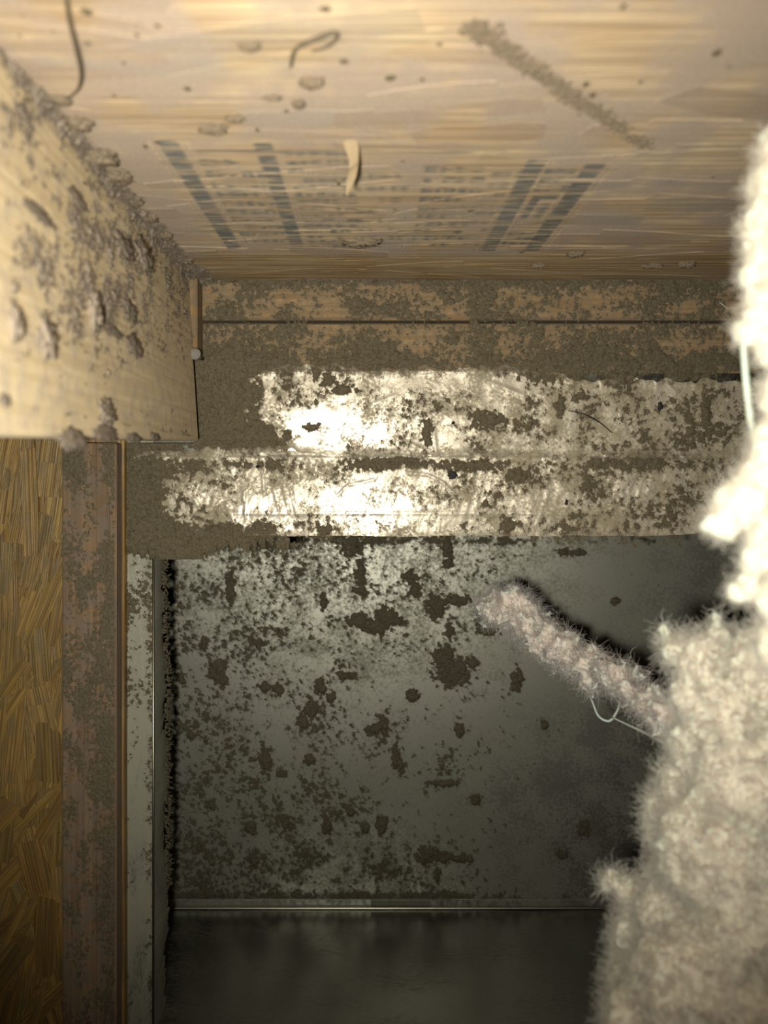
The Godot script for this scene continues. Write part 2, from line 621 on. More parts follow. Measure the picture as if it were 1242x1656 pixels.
func osb_panel() -> void:
	var w := 768
	var h := 1024
	var g := nz(w, h, 0.09, 4, 61, 1.0, 30.0)
	var t := nz(w, h, 0.03, 3, 62, 1.0, 5.0)
	var d := nz(w, h, 0.012, 5, 63)
	var f := nz(w, h, 0.25, 3, 64)
	var o := PackedByteArray()
	o.resize(w * h * 3)
	var hb := PackedByteArray()
	hb.resize(w * h)
	for k in w * h:
		var x := smoothstep(0.3, 0.7, g[k] / 255.0)
		var y := t[k] / 255.0
		var q := smoothstep(0.5, 0.8, d[k] / 255.0 * 0.85 + f[k] / 255.0 * 0.2) * 0.5
		put3(o, k * 3, lerpf(0.47 + 0.14 * y - 0.11 * x, 0.39, q), lerpf(0.37 + 0.13 * y - 0.10 * x, 0.34, q), lerpf(0.185 + 0.10 * y - 0.06 * x, 0.255, q))
		hb[k] = int(clampf(255.0 * (0.7 - 0.6 * x + 0.2 * f[k] / 255.0), 0, 255))
	var m := mat(Color.WHITE, 0.5)
	m.albedo_texture = tex(w, h, o)
	m.heightmap_enabled = true
	m.heightmap_scale = 0.05
	m.heightmap_texture = grey_tex(w, h, hb)
	m.vertex_color_use_as_albedo = true
	M.osb = m
	var st := begin()
	st.set_color(Color(0.8, 0.78, 0.72))
	add_hexa(st, box_corners(Vector3(-0.46, -0.64, -OZ - 0.012), Vector3(-0.20, 0.05, -OZ)), 0.0005)
	var root := thing("strand_board_panel", "golden-brown strand board panel standing left of the dusty stud", "panel", Vector3.ZERO)
	part("board", flat_slab(st, false), m, root)
	for n in 200:
		var at := Vector3(rng.randf_range(-0.34, -0.25), rng.randf_range(-0.47, 0.02), -OZ)
		var ang := PI / 2 + rng.randf_range(-0.55, 0.25) * (0.4 + 1.2 * smoothstep(-0.02, -0.25, at.y))
		var fk := flake(rng.randf_range(0.025, 0.085), rng.randf_range(0.007, 0.026), rng.randf_range(0.0001, 0.0006), rng.randf_range(0.86, 1.07), 0.04)
		part("wood_strand", seat(fk, Transform3D(Basis(Vector3.BACK, ang), at), Vector3.BACK, false), m, root)
	# the long pale strand near the top
	var fk2 := flake(0.086, 0.015, 0.0022, 1.5, 0.0)
	part("wood_strand", seat(fk2, Transform3D(Basis(Vector3.BACK, PI / 2 + 0.03), P(50, 812, OZ)), Vector3.BACK, false), m, root)

# ---- timber -------------------------------------------------------------------
var joist_n := Vector3.RIGHT
var joist_o := Vector3.ZERO

func on_joist(px: float, py: float) -> Vector3:
	var d := P(px, py, 1.0)
	return d * (joist_o.dot(joist_n) / d.dot(joist_n))

func timber() -> void:
	# joist: its side faces right, toward the eye
	var tn := P(0, 80, CY * F / (VY - 80))
	var tf := P(304, 443, 0.634)
	tf.y = CY
	tn.y = CY
	var bn := P(0, 706, 0.2906)
	var bf := P(321, 713, 0.634)
	tn += (tn - tf) * 0.85
	bn += (bn - bf) * 0.85
	var pn := (tn - tf).cross(bf - tf)
	bn.x = tf.x - (pn.y * (bn.y - tf.y) + pn.z * (bn.z - tf.z)) / pn.x
	var th := Vector3(-0.038, 0, 0)
	var root := thing("floor_joist", "pale dusty timber joist with saw marks, ending left of the foil", "joist")
	var st := begin()
	# index: x low = left, y low = bottom, z low = far
	add_hexa(st, [bf + th, bf, tf + th, tf, bn + th, bn, tn + th, tn], 0.0012)
	part("beam", done(st), M.joist, root)
	joist_n = (tn - bn).cross(tf - bn).normalized()
	if joist_n.x < 0:
		joist_n = -joist_n
	joist_o = bn
	joist_tf = tf
	joist_tn = tn
	# a second, darker board end just behind it
	var r2 := thing("filler_block", "narrow brown board end showing between joist and plates", "board")
	part("board", box(Vector3(P(290, 0, 0.65).x, P(0, 580, 0.65).y, -0.672), Vector3(P(325, 0, 0.65).x, CY - 0.0005, -0.636), 0.001, true), M.plate, r2)
	# the nail
	var nroot := thing("nail", "round nail head standing proud at the joist end", "nail", P(318, 574, 0.633))
	st = begin()
	add_tube(st, [Vector3(0, 0, -0.022), Vector3(0, 0, 0.0045)], [0.0016, 0.0016], 12)
	part("shank", done(st), M.nail, nroot)
	st = begin()
	add_tube(st, [Vector3(0, 0, 0.0043), Vector3(0, 0, 0.005), Vector3(0, 0, 0.0062), Vector3(0, 0, 0.0067)], [0.0041, 0.0045, 0.0045, 0.0042], 24)
	part("head", done(st), M.nail, nroot)
	# plates along the back
	var x0 := P(318, 0, DB).x
	st = begin()
	var pu := thing("plate_board", "upper dusty timber plate directly under the deck", "board", Vector3.ZERO, "stacked timber plates")
	part("board", box(Vector3(x0, P(0, 519, DB).y, -0.70), Vector3(0.45, CY - 0.0006, -DB + 0.004), 0.0014), M.plates, pu)
	var pl := thing("plate_board", "lower dusty timber plate just above the foil tape", "board", Vector3.ZERO, "stacked timber plates")
	part("board", box(Vector3(x0, P(0, 604, DB).y, -0.70), Vector3(0.45, P(0, 523, DB).y, -DB + 0.002), 0.0014), M.plates, pl)
	# stud left of the duct, split lengthwise
	var sd := thing("wall_stud", "reddish dusty upright stud with lengthwise splits beside the duct", "stud")
	var zs := 0.636
	st = begin()
	var xa := P(100, 0, zs).x
	var xb := P(156, 0, zs).x
	var xc := P(187, 0, zs).x
	add_hexa(st, box_corners(Vector3(xa, -0.64, -0.675), Vector3(xb - 0.0003, P(0, 716, zs).y, -zs)), 0.001, true)
	add_hexa(st, box_corners(Vector3(xb - 0.002, -0.64, -0.675), Vector3(xc, P(0, 716, zs).y, -zs - 0.0018)), 0.0012, true)
	part("timber", done(st), M.stud, sd)
	for s in [[172, 700, 980, 0.0009, 5], [140, 940, 1400, 0.0011, 7], [178, 1280, 1600, 0.0013, 6], [118, 720, 900, 0.0007, 5]]:
		st = begin()
		var pts := []
		var rad := []
		for i in 14:
			var u := i / 13.0
			pts.append(P(s[0] + sin(u * 5.0 + s[4]) * 4.0, lerpf(s[1], s[2], u), zs + 0.0003))
			rad.append(maxf(0.00015, s[3] * sin(PI * u)))
		add_tube(st, pts, rad, 5)
		part("splinter", done(st), M.stud, sd)

# ---- the duct -------------------------------------------------------------------
func film_mat(w: int, h: int, sd: int, base: Color, dusty: Color, r0: float, r1: float, bias: float, arcs: bool) -> ORMMaterial3D:
	var film := PackedByteArray()
	if arcs:
		var xl := VX - 0.262 * F / DP
		film = film_image(duct_am, 262.0, 862.0, 1.25, 770, 472, xl, VY + 0.045 * F / DP, VX + 0.42 * F / DP, 1467.0, w, h, -0.62, 0.08)
	var d := nz(w, h, 0.008, 5, sd)
	var f := nz(w, h, 0.09, 4, sd + 1)
	var s := nz(w, h, 0.4, 2, sd + 2)
	var o := PackedByteArray()
	var q := PackedByteArray()
	o.resize(w * h * 3)
	q.resize(w * h * 3)
	for y in h:
		for x in w:
			var k := y * w + x
			var a := d[k] / 255.0 * 0.42 + f[k] / 255.0 * 0.45 + s[k] / 255.0 * 0.22 + bias
			if arcs:
				# wiped arcs: less film below them
				var u := float(x) / w
				var v := float(y) / h
				var e1 := v - (0.42 + 1.3 * (u - 0.47) * (u - 0.47))
				if e1 > 0.0 and u > 0.28 and u < 0.75:
					a -= 0.10 * exp(-e1 * 7.0) * smoothstep(0.28, 0.34, u)
				var e2 := v - (0.275 + 0.35 * u)
				if e2 > 0.0 and u < 0.36:
					a -= 0.13 * exp(-e2 * 9.0)
			a = smoothstep(0.35, 0.85, a)
			var sp := (s[k] / 255.0 - 0.5) * 0.05
			var fa := 0.0
			if arcs:
				fa = film[k] / 255.0
				fa = minf(1.0, fa * fa * (0.6 + 0.7 * s[k] / 255.0))
			put3(o, k * 3, lerpf(lerpf(base.r, dusty.r, a) + sp, 0.29, fa), lerpf(lerpf(base.g, dusty.g, a) + sp, 0.28, fa), lerpf(lerpf(base.b, dusty.b, a) + sp, 0.235, fa))
			put3(q, k * 3, 1.0, lerpf(lerpf(r0, r1, a), 0.9, fa), (1.0 - 0.75 * a) * (1.0 - fa))
	var m := ORMMaterial3D.new()
	m.albedo_texture = tex(w, h, o)
	m.orm_texture = tex(w, h, q)
	return m

func rect_sheet(a: Vector3, du: Vector3, dv: Vector3, nx: int, ny: int, out: Vector3, amp: float, n: FastNoiseLite) -> ArrayMesh:
	var pts := PackedVector3Array()
	var uvs := PackedVector2Array()
	for j in ny:
		for i in nx:
			var u := float(i) / (nx - 1)
			var v := float(j) / (ny - 1)
			var p := a + du * u + dv * v
			pts.append(p + out * amp * n.get_noise_3d(p.x, p.y, p.z))
			uvs.append(Vector2(u, v))
	return sheet(nx, ny, pts, uvs, PackedByteArray(), out)

var duct_floor := 0.0

func duct() -> void:
	var root := thing("metal_duct", "open grey sheet-metal duct, dark and dusty inside, under the foil", "duct")
	duct_floor = -(1467.0 - VY) * DP / F
	var xl := -0.262
	var xr := 0.42
	var yt := -0.045
	var wob := noise(FastNoiseLite.TYPE_SIMPLEX_SMOOTH, 6.0, 2, 71)
	var m := film_mat(1536, 1024, 72, Color(0.60, 0.605, 0.57), Color(0.42, 0.42, 0.37), 0.46, 0.64, -0.06, true)
	M.panel = m
	part("back_panel", rect_sheet(Vector3(xl, yt, -DP), Vector3(xr - xl, 0, 0), Vector3(0, duct_floor - yt, 0), 60, 40, Vector3.BACK, 0.0006, wob), m, root)
	var mf := film_mat(768, 512, 75, Color(0.50, 0.505, 0.48), Color(0.38, 0.38, 0.34), 0.30, 0.42, -0.14, false)
	M.pan = mf
	part("bottom_panel", rect_sheet(Vector3(xl, duct_floor, -DP), Vector3(xr - xl, 0, 0), Vector3(0, 0, DP - DB - 0.002), 60, 30, Vector3.UP, 0.0005, wob), mf, root)
	# the seam along the foot of the back panel: a folded hem
	var st := begin()
	var y0 := duct_floor
	add_hexa(st, box_corners(Vector3(xl, y0 - 0.001, -DP - 0.001), Vector3(xr, y0 + 0.0095, -DP + 0.0022)), 0.0006)
	part("seam", done(st), M.panel, root)
	st = begin()
	var pts := []
	var rad := []
	for i in 30:
		pts.append(Vector3(lerpf(xl, xr, i / 29.0), y0 + 0.0012, -DP + 0.0042))
		rad.append(0.0014)
	add_tube(st, pts, rad, 10)
	part("hem_bead", done(st), M.metal_plain, root)
	# closed sides, top and outer shell
	part("side_panel", box(Vector3(xl - 0.002, y0 - 0.003, -DP - 0.003), Vector3(xl, yt + 0.002, -DB - 0.001), 0.0003), M.pan, root)
	part("side_panel", box(Vector3(xr, y0 - 0.003, -DP - 0.003), Vector3(xr + 0.002, yt + 0.002, -DB - 0.001), 0.0003), M.pan, root)
	part("top_panel", box(Vector3(xl, yt, -DP - 0.003), Vector3(xr, yt + 0.002, -DB - 0.001), 0.0003), M.pan, root)
	part("outer_shell", box(Vector3(xl - 0.002, y0 - 0.004, -DP - 0.004), Vector3(xr + 0.002, yt + 0.002, -DP - 0.0025), 0.0003), M.pan, root)
	part("outer_shell", box(Vector3(xl - 0.002, y0 - 0.004, -DP - 0.004), Vector3(xr + 0.002, y0 - 0.002, -DB), 0.0003), M.pan, root)
	# the mouth: flange on the left, behind the foil above, and off to the right
	var fm := film_mat(256, 1024, 78, Color(0.62, 0.62, 0.58), Color(0.53, 0.53, 0.47), 0.5, 0.8, 0.14, false)
	M.flange = fm
	var fx0 := P(193, 0, DB).x
	var fx1 := P(247, 0, DB).x
	part("flange", rect_sheet(Vector3(fx0, 0.06, -DB), Vector3(fx1 - fx0, 0, 0), Vector3(0, duct_floor - 0.12, 0), 8, 80, Vector3.BACK, 0.0006, noise(FastNoiseLite.TYPE_SIMPLEX_SMOOTH, 14.0, 2, 79)), fm, root)
	part("flange_back", box(Vector3(xl - 0.01, duct_floor - 0.05, -DB - 0.0022), Vector3(fx1, 0.06, -DB - 0.0012), 0.0003), M.pan, root)
	part("head_panel", box(Vector3(fx1, P(0, 862, DB).y, -DB - 0.0022), Vector3(xr + 0.02, 0.075, -DB - 0.0012), 0.0003), M.pan, root)
	part("flange_back", box(Vector3(P(1250, 0, DB).x, duct_floor - 0.05, -DB - 0.0022), Vector3(xr + 0.02, 0.0, -DB - 0.0012), 0.0003), M.pan, root)
	# the cut collar that turns back into the duct, ragged along its inner edge
	var rag := noise(FastNoiseLite.TYPE_SIMPLEX_SMOOTH, 60.0, 4, 80, 0.6)
	var nx := 8
	var ny := 260
	var cp := PackedVector3Array()
	var cu := PackedVector2Array()
	for j in ny:
		var v := j / (ny - 1.0)
		var y := lerpf(P(0, 888, DB).y, duct_floor - 0.03, v)
		var deep := 0.036 + 0.010 * smoothstep(0.1, 0.5, v) + 0.012 * rag.get_noise_1d(y) + 0.006 * rag.get_noise_1d(y * 4.0)
		for i in nx:
			var u := i / (nx - 1.0)
			var x := fx1 + 0.0016 * sin(u * PI) + 0.004 * rag.get_noise_2d(y * 0.2, 5.0) * u
			cp.append(Vector3(x, y, -DB - deep * u))
			cu.append(Vector2(u, v))
	part("collar", sheet(nx, ny, cp, cu, PackedByteArray(), Vector3.RIGHT), fm, root)
	st = begin()
	add_tube(st, [Vector3(fx1 + 0.0004, P(0, 893, DB).y, -DB + 0.0004), Vector3(fx1 + 0.0004, duct_floor - 0.03, -DB + 0.0004)], [0.0009, 0.0009], 8)
	part("edge_bead", done(st), M.metal_plain, root)

# ---- foil tape --------------------------------------------------------------------
var fn_low: FastNoiseLite
var fn_rid: FastNoiseLite
var fn_cell: FastNoiseLite
var fn_edge: FastNoiseLite

func make_noises() -> void:
	fn_low = noise(FastNoiseLite.TYPE_SIMPLEX_SMOOTH, 0.9, 3, 91)
	fn_rid = noise(FastNoiseLite.TYPE_SIMPLEX_SMOOTH, 1.2, 3, 92)
	fn_rid.fractal_type = FastNoiseLite.FRACTAL_RIDGED
	fn_cell = noise(FastNoiseLite.TYPE_CELLULAR, 3.0, 1, 93)
	fn_cell.cellular_return_type = FastNoiseLite.RETURN_DISTANCE2_SUB
	fn_edge = noise(FastNoiseLite.TYPE_SIMPLEX_SMOOTH, 0.012, 4, 94, 0.6)

# a field of dust amounts as a soft picture over a rectangle of the same plane
func film_image(am: PackedFloat32Array, px0: float, py0: float, step: float, nx: int, ny: int, rx0: float, ry0: float, rx1: float, ry1: float, w: int, h: int, lo: float, hi: float) -> PackedByteArray:
	var qx := int((rx1 - rx0) / step)
	var qy := int((ry1 - ry0) / step)
	var by := PackedByteArray()
	by.resize(qx * qy)
	for j in qy:
		var sj := clampi(int((ry0 + j * step - py0) / step), 0, ny - 1)
		for i in qx:
			var si := clampi(int((rx0 + i * step - px0) / step), 0, nx - 1)
			by[j * qx + i] = int(255.0 * clampf((am[sj * nx + si] - lo) / (hi - lo), 0.0, 1.0))
	var im := Image.create_from_data(qx, qy, false, Image.FORMAT_L8, by)
	im.resize(w, h, Image.INTERPOLATE_CUBIC)
	return im.get_data()

# sharp creases pressed into the tape: x0, y0, x1, y1, height, width
var creases := [
	[660, 765, 692, 768, 6, 3], [692, 768, 716, 780, 6, 3], [716, 780, 738, 802, 6, 3], [545, 802, 562, 785, 5, 3], [562, 785, 604, 776, 5, 3],
	[424, 756, 428, 800, 6, 3], [440, 778, 452, 826, 5, 3], [456, 780, 468, 828, 5, 3], [470, 790, 480, 832, 5, 3], [394, 790, 398, 838, 5, 3],
	[366, 816, 380, 846, 7, 4], [350, 822, 362, 850, 7, 4], [334, 838, 344, 856, 6, 4], [282, 796, 292, 814, 6, 4], [300, 770, 306, 790, 6, 4],
	[270, 830, 280, 846, 6, 4], [314, 806, 326, 826, 6, 4], [240, 738, 244, 756, 6, 4], [762, 748, 764, 794, 7, 4], [742, 752, 746, 784, 6, 4],
	[968, 742, 956, 776, 7, 4], [988, 772, 970, 806, 6, 4], [1008, 802, 984, 828, 6, 4], [1078, 794, 1076, 832, 6, 4], [700, 690, 706, 742, 5, 4],
	[640, 708, 684, 728, 7, 4], [800, 622, 846, 640, 6, 5], [452, 640, 500, 654, 6, 4], [470, 612, 484, 640, 6, 4], [596, 656, 640, 640, 5, 4],
	[430, 668, 460, 690, 6, 4], [670, 604, 720, 598, 6, 4], [870, 640, 930, 648, 4, 4], [1000, 660, 1010, 700, 4, 4],
]

func crease_h(px: float, py: float) -> float:
	var h := 0.0
	for c in creases:
		if px < minf(c[0], c[2]) - 9.0 or px > maxf(c[0], c[2]) + 9.0 or py < minf(c[1], c[3]) - 9.0 or py > maxf(c[1], c[3]) + 9.0:
			continue
		var q := Vector2(px, py)
		var n := Geometry2D.get_closest_point_to_segment(q, Vector2(c[0], c[1]), Vector2(c[2], c[3]))
		h = maxf(h, c[4] * 0.00012 * maxf(0.0, 1.0 - q.distance_to(n) / (c[5] * 1.3)))
	return h

func foil_h(px: float, py: float) -> float:
	var x := px * 0.01
	var y := py * 0.01
	var h := 0.0008 * fn_low.get_noise_2d(x, y)
	h += 0.00042 * fn_rid.get_noise_2d(x, y * 0.8)
	h += (0.00026 if py < 738.0 else 0.0) * fn_cell.get_noise_2d(x * 1.2, y)
	h += crease_h(px, py)
	if py < 738.0:                       # the upper strip bellies out and rides over the lower one
		h += 0.0010 + 0.0012 * sin(clampf((py - 585.0) / 153.0, 0.0, 1.0) * PI)
	else:
		h += 0.0009 * exp(-absf(py - 830.0) / 5.0) + 0.00042 * fn_rid.get_noise_2d(x * 2.6 + y * 0.9 + 30.0, y * 0.45)
	return h

func foil_strip(y0f: Callable, y1f: Callable, x0: float, x1: float, nx: int, ny: int, lift: float) -> ArrayMesh:
	var pts := PackedVector3Array()
	var uvs := PackedVector2Array()
	for j in ny:
		for i in nx:
			var px := lerpf(x0, x1, i / (nx - 1.0))
			var a: float = y0f.call(px)
			var b: float = y1f.call(px)
			var v := j / (ny - 1.0)
			var py := lerpf(a, b, v)
			var p := P(px, py, DB)
			var curl := lift * (pow(maxf(0.0, 1.0 - v * 8.0), 2.0) * (0.5 + fn_edge.get_noise_1d(px * 0.6 + 40.0)) + pow(maxf(0.0, v * 10.0 - 9.0), 2.0) * (0.6 + fn_edge.get_noise_1d(px * 0.5)))
			p.z += foil_h(px, py) + curl + 0.0004
			pts.append(p)
			uvs.append(Vector2((px - 180.0) / 1100.0, (py - 560.0) / 320.0))
	return sheet(nx, ny, pts, uvs, PackedByteArray(), Vector3.BACK)

func foil() -> void:
	var w := 1536
	var h := 448
	var d := nz(w, h, 0.010, 5, 95)
	var f := nz(w, h, 0.10, 4, 96)
	var s := nz(w, h, 0.42, 2, 97)
	var film := film_image(wall_am, 190.0, 448.0, 1.25, 832, 366, 180.0, 560.0, 1280.0, 880.0, w, h, -0.60, 0.08)
	var cl := noise(FastNoiseLite.TYPE_CELLULAR, 0.05, 2, 98)
	cl.cellular_return_type = FastNoiseLite.RETURN_DISTANCE2_SUB
	var ci := cl.get_image(w, h)
	ci.convert(Image.FORMAT_L8)
	var cb := ci.get_data()
	var o := PackedByteArray()
	var q := PackedByteArray()
	var hb := PackedByteArray()
	o.resize(w * h * 3)
	q.resize(w * h * 3)
	hb.resize(w * h)
	for k in w * h:
		var a := d[k] / 255.0 * 0.55 + f[k] / 255.0 * 0.35 + s[k] / 255.0 * 0.20
		var fx := 180.0 + 1100.0 * (k % w) / w
		var fa := film[k] / 255.0
		var fy := 560.0 + 320.0 * (k / w) / h
		a += 0.10 * smoothstep(720.0, 950.0, fx) + 0.12 * smoothstep(420.0, 330.0, fx)
		a -= 0.14 * exp(-pow((fx - 560.0) / 110.0, 2.0) - pow((fy - 690.0) / 34.0, 2.0)) + 0.12 * exp(-pow((fx - 580.0) / 160.0, 2.0) - pow((fy - 825.0) / 36.0, 2.0))  # film thinned where the flash highlights fall, lightening the colour
		a = maxf(smoothstep(0.36, 0.78, a), 0.47 * (1.0 - exp(-pow((fx - 545.0) / 75.0, 2.0) - pow((fy - 690.0) / 30.0, 2.0)) - exp(-pow((fx - 590.0) / 60.0, 2.0) - pow((fy - 825.0) / 40.0, 2.0)) - 0.7 * exp(-pow((fx - 420.0) / 50.0, 2.0) - pow((fy - 835.0) / 25.0, 2.0))))  # even film, except highlight spots put into the colour
		var r := lerpf(0.84, 0.54, a)
		var gg := lerpf(0.82, 0.51, a)
		var b := lerpf(0.78, 0.43, a)
		fa = fa * fa * (0.7 + 0.6 * s[k] / 255.0)
		fa = minf(fa, 1.0)
		put3(o, k * 3, lerpf(r, 0.40, fa), lerpf(gg, 0.37, fa), lerpf(b, 0.31, fa))
		put3(q, k * 3, 1.0, lerpf(lerpf(0.26, 0.75, a), 0.95, fa), (1.0 - 0.9 * a) * (1.0 - fa))
		hb[k] = int(clampf(cb[k] * 0.6 + f[k] * 0.4, 0, 255))
	var m := ORMMaterial3D.new()
	m.albedo_texture = tex(w, h, o)
	m.orm_texture = tex(w, h, q)
	m.heightmap_enabled = true
	m.heightmap_scale = 0.016
	m.heightmap_texture = grey_tex(w, h, hb)
	M.foil = m
	var top := func(px: float) -> float:
		return 603.0 + 16.0 * fn_edge.get_noise_1d(px) - 16.0 * exp(-pow((px - 520.0) / 60.0, 2.0)) - 8.0 * exp(-pow((px - 740.0) / 90.0, 2.0)) + 10.0 * smoothstep(850.0, 950.0, px)
	var mid_hi := func(px: float) -> float:
		return 729.0 + 3.0 * fn_edge.get_noise_1d(px + 300.0)
	var mid_lo := func(px: float) -> float:
		return 736.0 + 9.0 * fn_edge.get_noise_1d(px * 1.5 + 900.0) - 8.0 * exp(-pow((px - 460.0) / 30.0, 2.0)) + 4.0 * smoothstep(700.0, 1000.0, px)
	var low := func(px: float) -> float:
		return 866.0 + 3.0 * fn_edge.get_noise_1d(px * 0.5 + 77.0) - 8.0 * smoothstep(1050.0, 1200.0, px) - 4.0 * smoothstep(420.0, 330.0, px)
	solo("foil_tape", foil_strip(mid_hi, low, 196.0, 1290.0, 560, 72, 0.0016), m, "lower strip of crinkled aluminium foil tape along the duct's top edge", "foil tape", "foil tape strips")
	solo("foil_tape", foil_strip(top, mid_lo, 318.0, 1290.0, 500, 76, 0.0024), m, "upper strip of crumpled aluminium foil tape below the timber plates", "foil tape", "foil tape strips")

# ---- dust as a layer of lint with its own thickness ------------------------------------
func lint(px0: float, py0: float, step: float, nx: int, ny: int, amount: PackedFloat32Array, z: float, thick: float, base: Callable) -> ArrayMesh:
	var pts := PackedVector3Array()
	var uvs := PackedVector2Array()
	var keep := PackedByteArray()
	pts.resize(nx * ny)
	uvs.resize(nx * ny)
	keep.resize(nx * ny)
	for j in ny:
		for i in nx:
			var k := j * nx + i
			var px := px0 + i * step
			var py := py0 + j * step
			var a := amount[k]
			var p := P(px, py, z)
			if a > -0.25:
				p.z += base.call(px, py) + (thick * (1.3 - 1.3 * exp(-a * 1.1)) if a > 0.0 else 0.00005)
				keep[k] = 1 if a > 0.0 else 0
			pts[k] = p
			uvs[k] = Vector2(px, py) * 0.01
	return sheet(nx, ny, pts, uvs, keep, Vector3.BACK)

func blob_field(amount: PackedFloat32Array, px0: float, py0: float, step: float, nx: int, ny: int, blobs: Array, ruff: FastNoiseLite, gain := 1.0) -> void:
	for b in blobs:
		var rx: float = b[2] * 1.7
		var ry: float = b[3] * 1.7
		for j in range(maxi(0, int((b[1] - ry - py0) / step)), mini(ny, int((b[1] + ry - py0) / step) + 1)):
			for i in range(maxi(0, int((b[0] - rx - px0) / step)), mini(nx, int((b[0] + rx - px0) / step) + 1)):
				var px := px0 + i * step
				var py := py0 + j * step
				var r := Vector2((px - b[0]) / b[2], (py - b[1]) / b[3]).length()
				var v := (1.05 - r + 1.1 * ruff.get_noise_2d(px, py)) * gain
				if v > 0.0:
					amount[j * nx + i] = maxf(amount[j * nx + i], v)

var wall_am: PackedFloat32Array

func wall_field() -> void:
	var step := 1.25
	var px0 := 190.0
	var py0 := 448.0
	var nx := 832
	var ny := 366
	var nA := noise(FastNoiseLite.TYPE_SIMPLEX_SMOOTH, 0.011, 4, 101)
	var nB := noise(FastNoiseLite.TYPE_SIMPLEX_SMOOTH, 0.07, 4, 102, 0.65)
	var nC := noise(FastNoiseLite.TYPE_SIMPLEX_SMOOTH, 0.4, 2, 103)
	var am := PackedFloat32Array()
	am.resize(nx * ny)
	for j in ny:
		for i in nx:
			var px := px0 + i * step
			var py := py0 + j * step
			var a := -0.34 + 0.55 * nA.get_noise_2d(px, py * 1.3) + 0.66 * nB.get_noise_2d(px, py) + 0.34 * nC.get_noise_2d(px, py)
			var e := fn_edge.get_noise_1d(px * 1.3) * 22.0
			# what lies on the plates
			if py < 600.0:
				a += 0.23 + 0.35 * exp(-pow((py - 455.0) / 10.0, 2.0)) - 0.3 * exp(-pow((py - 521.0) / 3.0, 2.0))
			# the drift along the foil's upper edge
			a += 0.75 * exp(-pow((py - 588.0 - e) / 15.0, 2.0)) * (0.35 if px > 480 and px < 560 else (0.65 if px > 650 and px < 840 else 1.0))
			# thick lint at the joist end and the lower left corner
			var e2 := 70.0 * nA.get_noise_2d(px * 1.4 + 500.0, py * 1.4) + 26.0 * nB.get_noise_2d(px, py + 400.0) - 0.25 * (py - 650.0)
			a += 1.0 * smoothstep(475.0, 385.0, px + e + e2) * smoothstep(540.0, 600.0, py) * smoothstep(745.0, 705.0, py)
			a += 0.9 * smoothstep(275.0, 232.0, px + e * 0.5 + e2 * 0.35) * smoothstep(700.0, 760.0, py) * smoothstep(905.0, 880.0, py)
			a += 0.95 * smoothstep(450.0, 370.0, px + e + e2) * smoothstep(826.0, 856.0, py - e * 0.3 + e2 * 0.2)
			# along the overlap of the two strips
			a += 0.42 * exp(-pow((py - 750.0 - e * 0.3) / 9.0, 2.0)) * (0.6 + 0.4 * sin(px * 0.02))
			a += 0.12 * smoothstep(850.0, 1100.0, px) * smoothstep(580.0, 640.0, py)
			# lint thinned where flash highlights fall, and on clean foil near the plates
			a -= 0.45 * exp(-pow((px - 545.0) / 95.0, 2.0) - pow((py - 690.0) / 32.0, 2.0))
			a -= 0.40 * exp(-pow((px - 610.0) / 80.0, 2.0) - pow((py - 820.0) / 38.0, 2.0))
			a -= 0.30 * exp(-pow((px - 430.0) / 70.0, 2.0) - pow((py - 815.0) / 30.0, 2.0))
			a -= 0.28 * exp(-pow((px - 750.0) / 110.0, 2.0) - pow((py - 620.0) / 30.0, 2.0))
			# nothing hangs free below the foil, left of the flange or over the joist
			if py > 866.0:
				a -= maxf(0.0, py - 874.0 - (14.0 + 16.0 * smoothstep(350.0, 300.0, px) - 16.0 * smoothstep(262.0, 250.0, px) if px < 350.0 else 4.0) - 26.0 * nB.get_noise_2d(px * 0.8, 3.0)) * 0.08 + (0.0 if px < 420.0 else 0.1)
			if px < 315.0 and py < 716.0:
				a = -1.0
			if px < 200.0:
				a = -1.0
			am[j * nx + i] = a
	blob_field(am, px0, py0, step, nx, ny, [[790, 680, 28, 15], [775, 672, 16, 9], [905, 655, 8, 18], [938, 640, 14, 9], [838, 770, 24, 14], [950, 780, 8, 20], [786, 812, 6, 7], [1140, 672, 9, 44], [512, 592, 12, 20], [530, 615, 12, 14], [552, 630, 22, 9], [505, 690, 14, 6], [690, 700, 9, 26], [1000, 612, 30, 14], [436, 858, 16, 12], [525, 858, 16, 13], [820, 850, 12, 16], [640, 745, 50, 7], [760, 752, 60, 8], [600, 752, 45, 8], [875, 600, 40, 18], [960, 570, 60, 22], [768, 505, 10, 22], [720, 480, 14, 12]], nB, 0.8)
	wall_am = am

func dust_on_wall() -> void:
	var base := func(px: float, py: float) -> float:
		if py < 519.0:
			return 0.004
		if py < 590.0:
			return 0.002
		if px < 250.0 and py > 730.0:
			return 0.0012
		return foil_h(px, py) + 0.0004
	var m := lint(190.0, 448.0, 1.25, 832, 366, wall_am, DB, 0.0022, base)
	var lo := solo("lint", m, M.dust, "grey-brown lint clinging in drifts to the plates and foil", "dust", "", "stuff")
	fibres(m, 16000, 0.0055, 0.00010, M.dust, lo, 71)

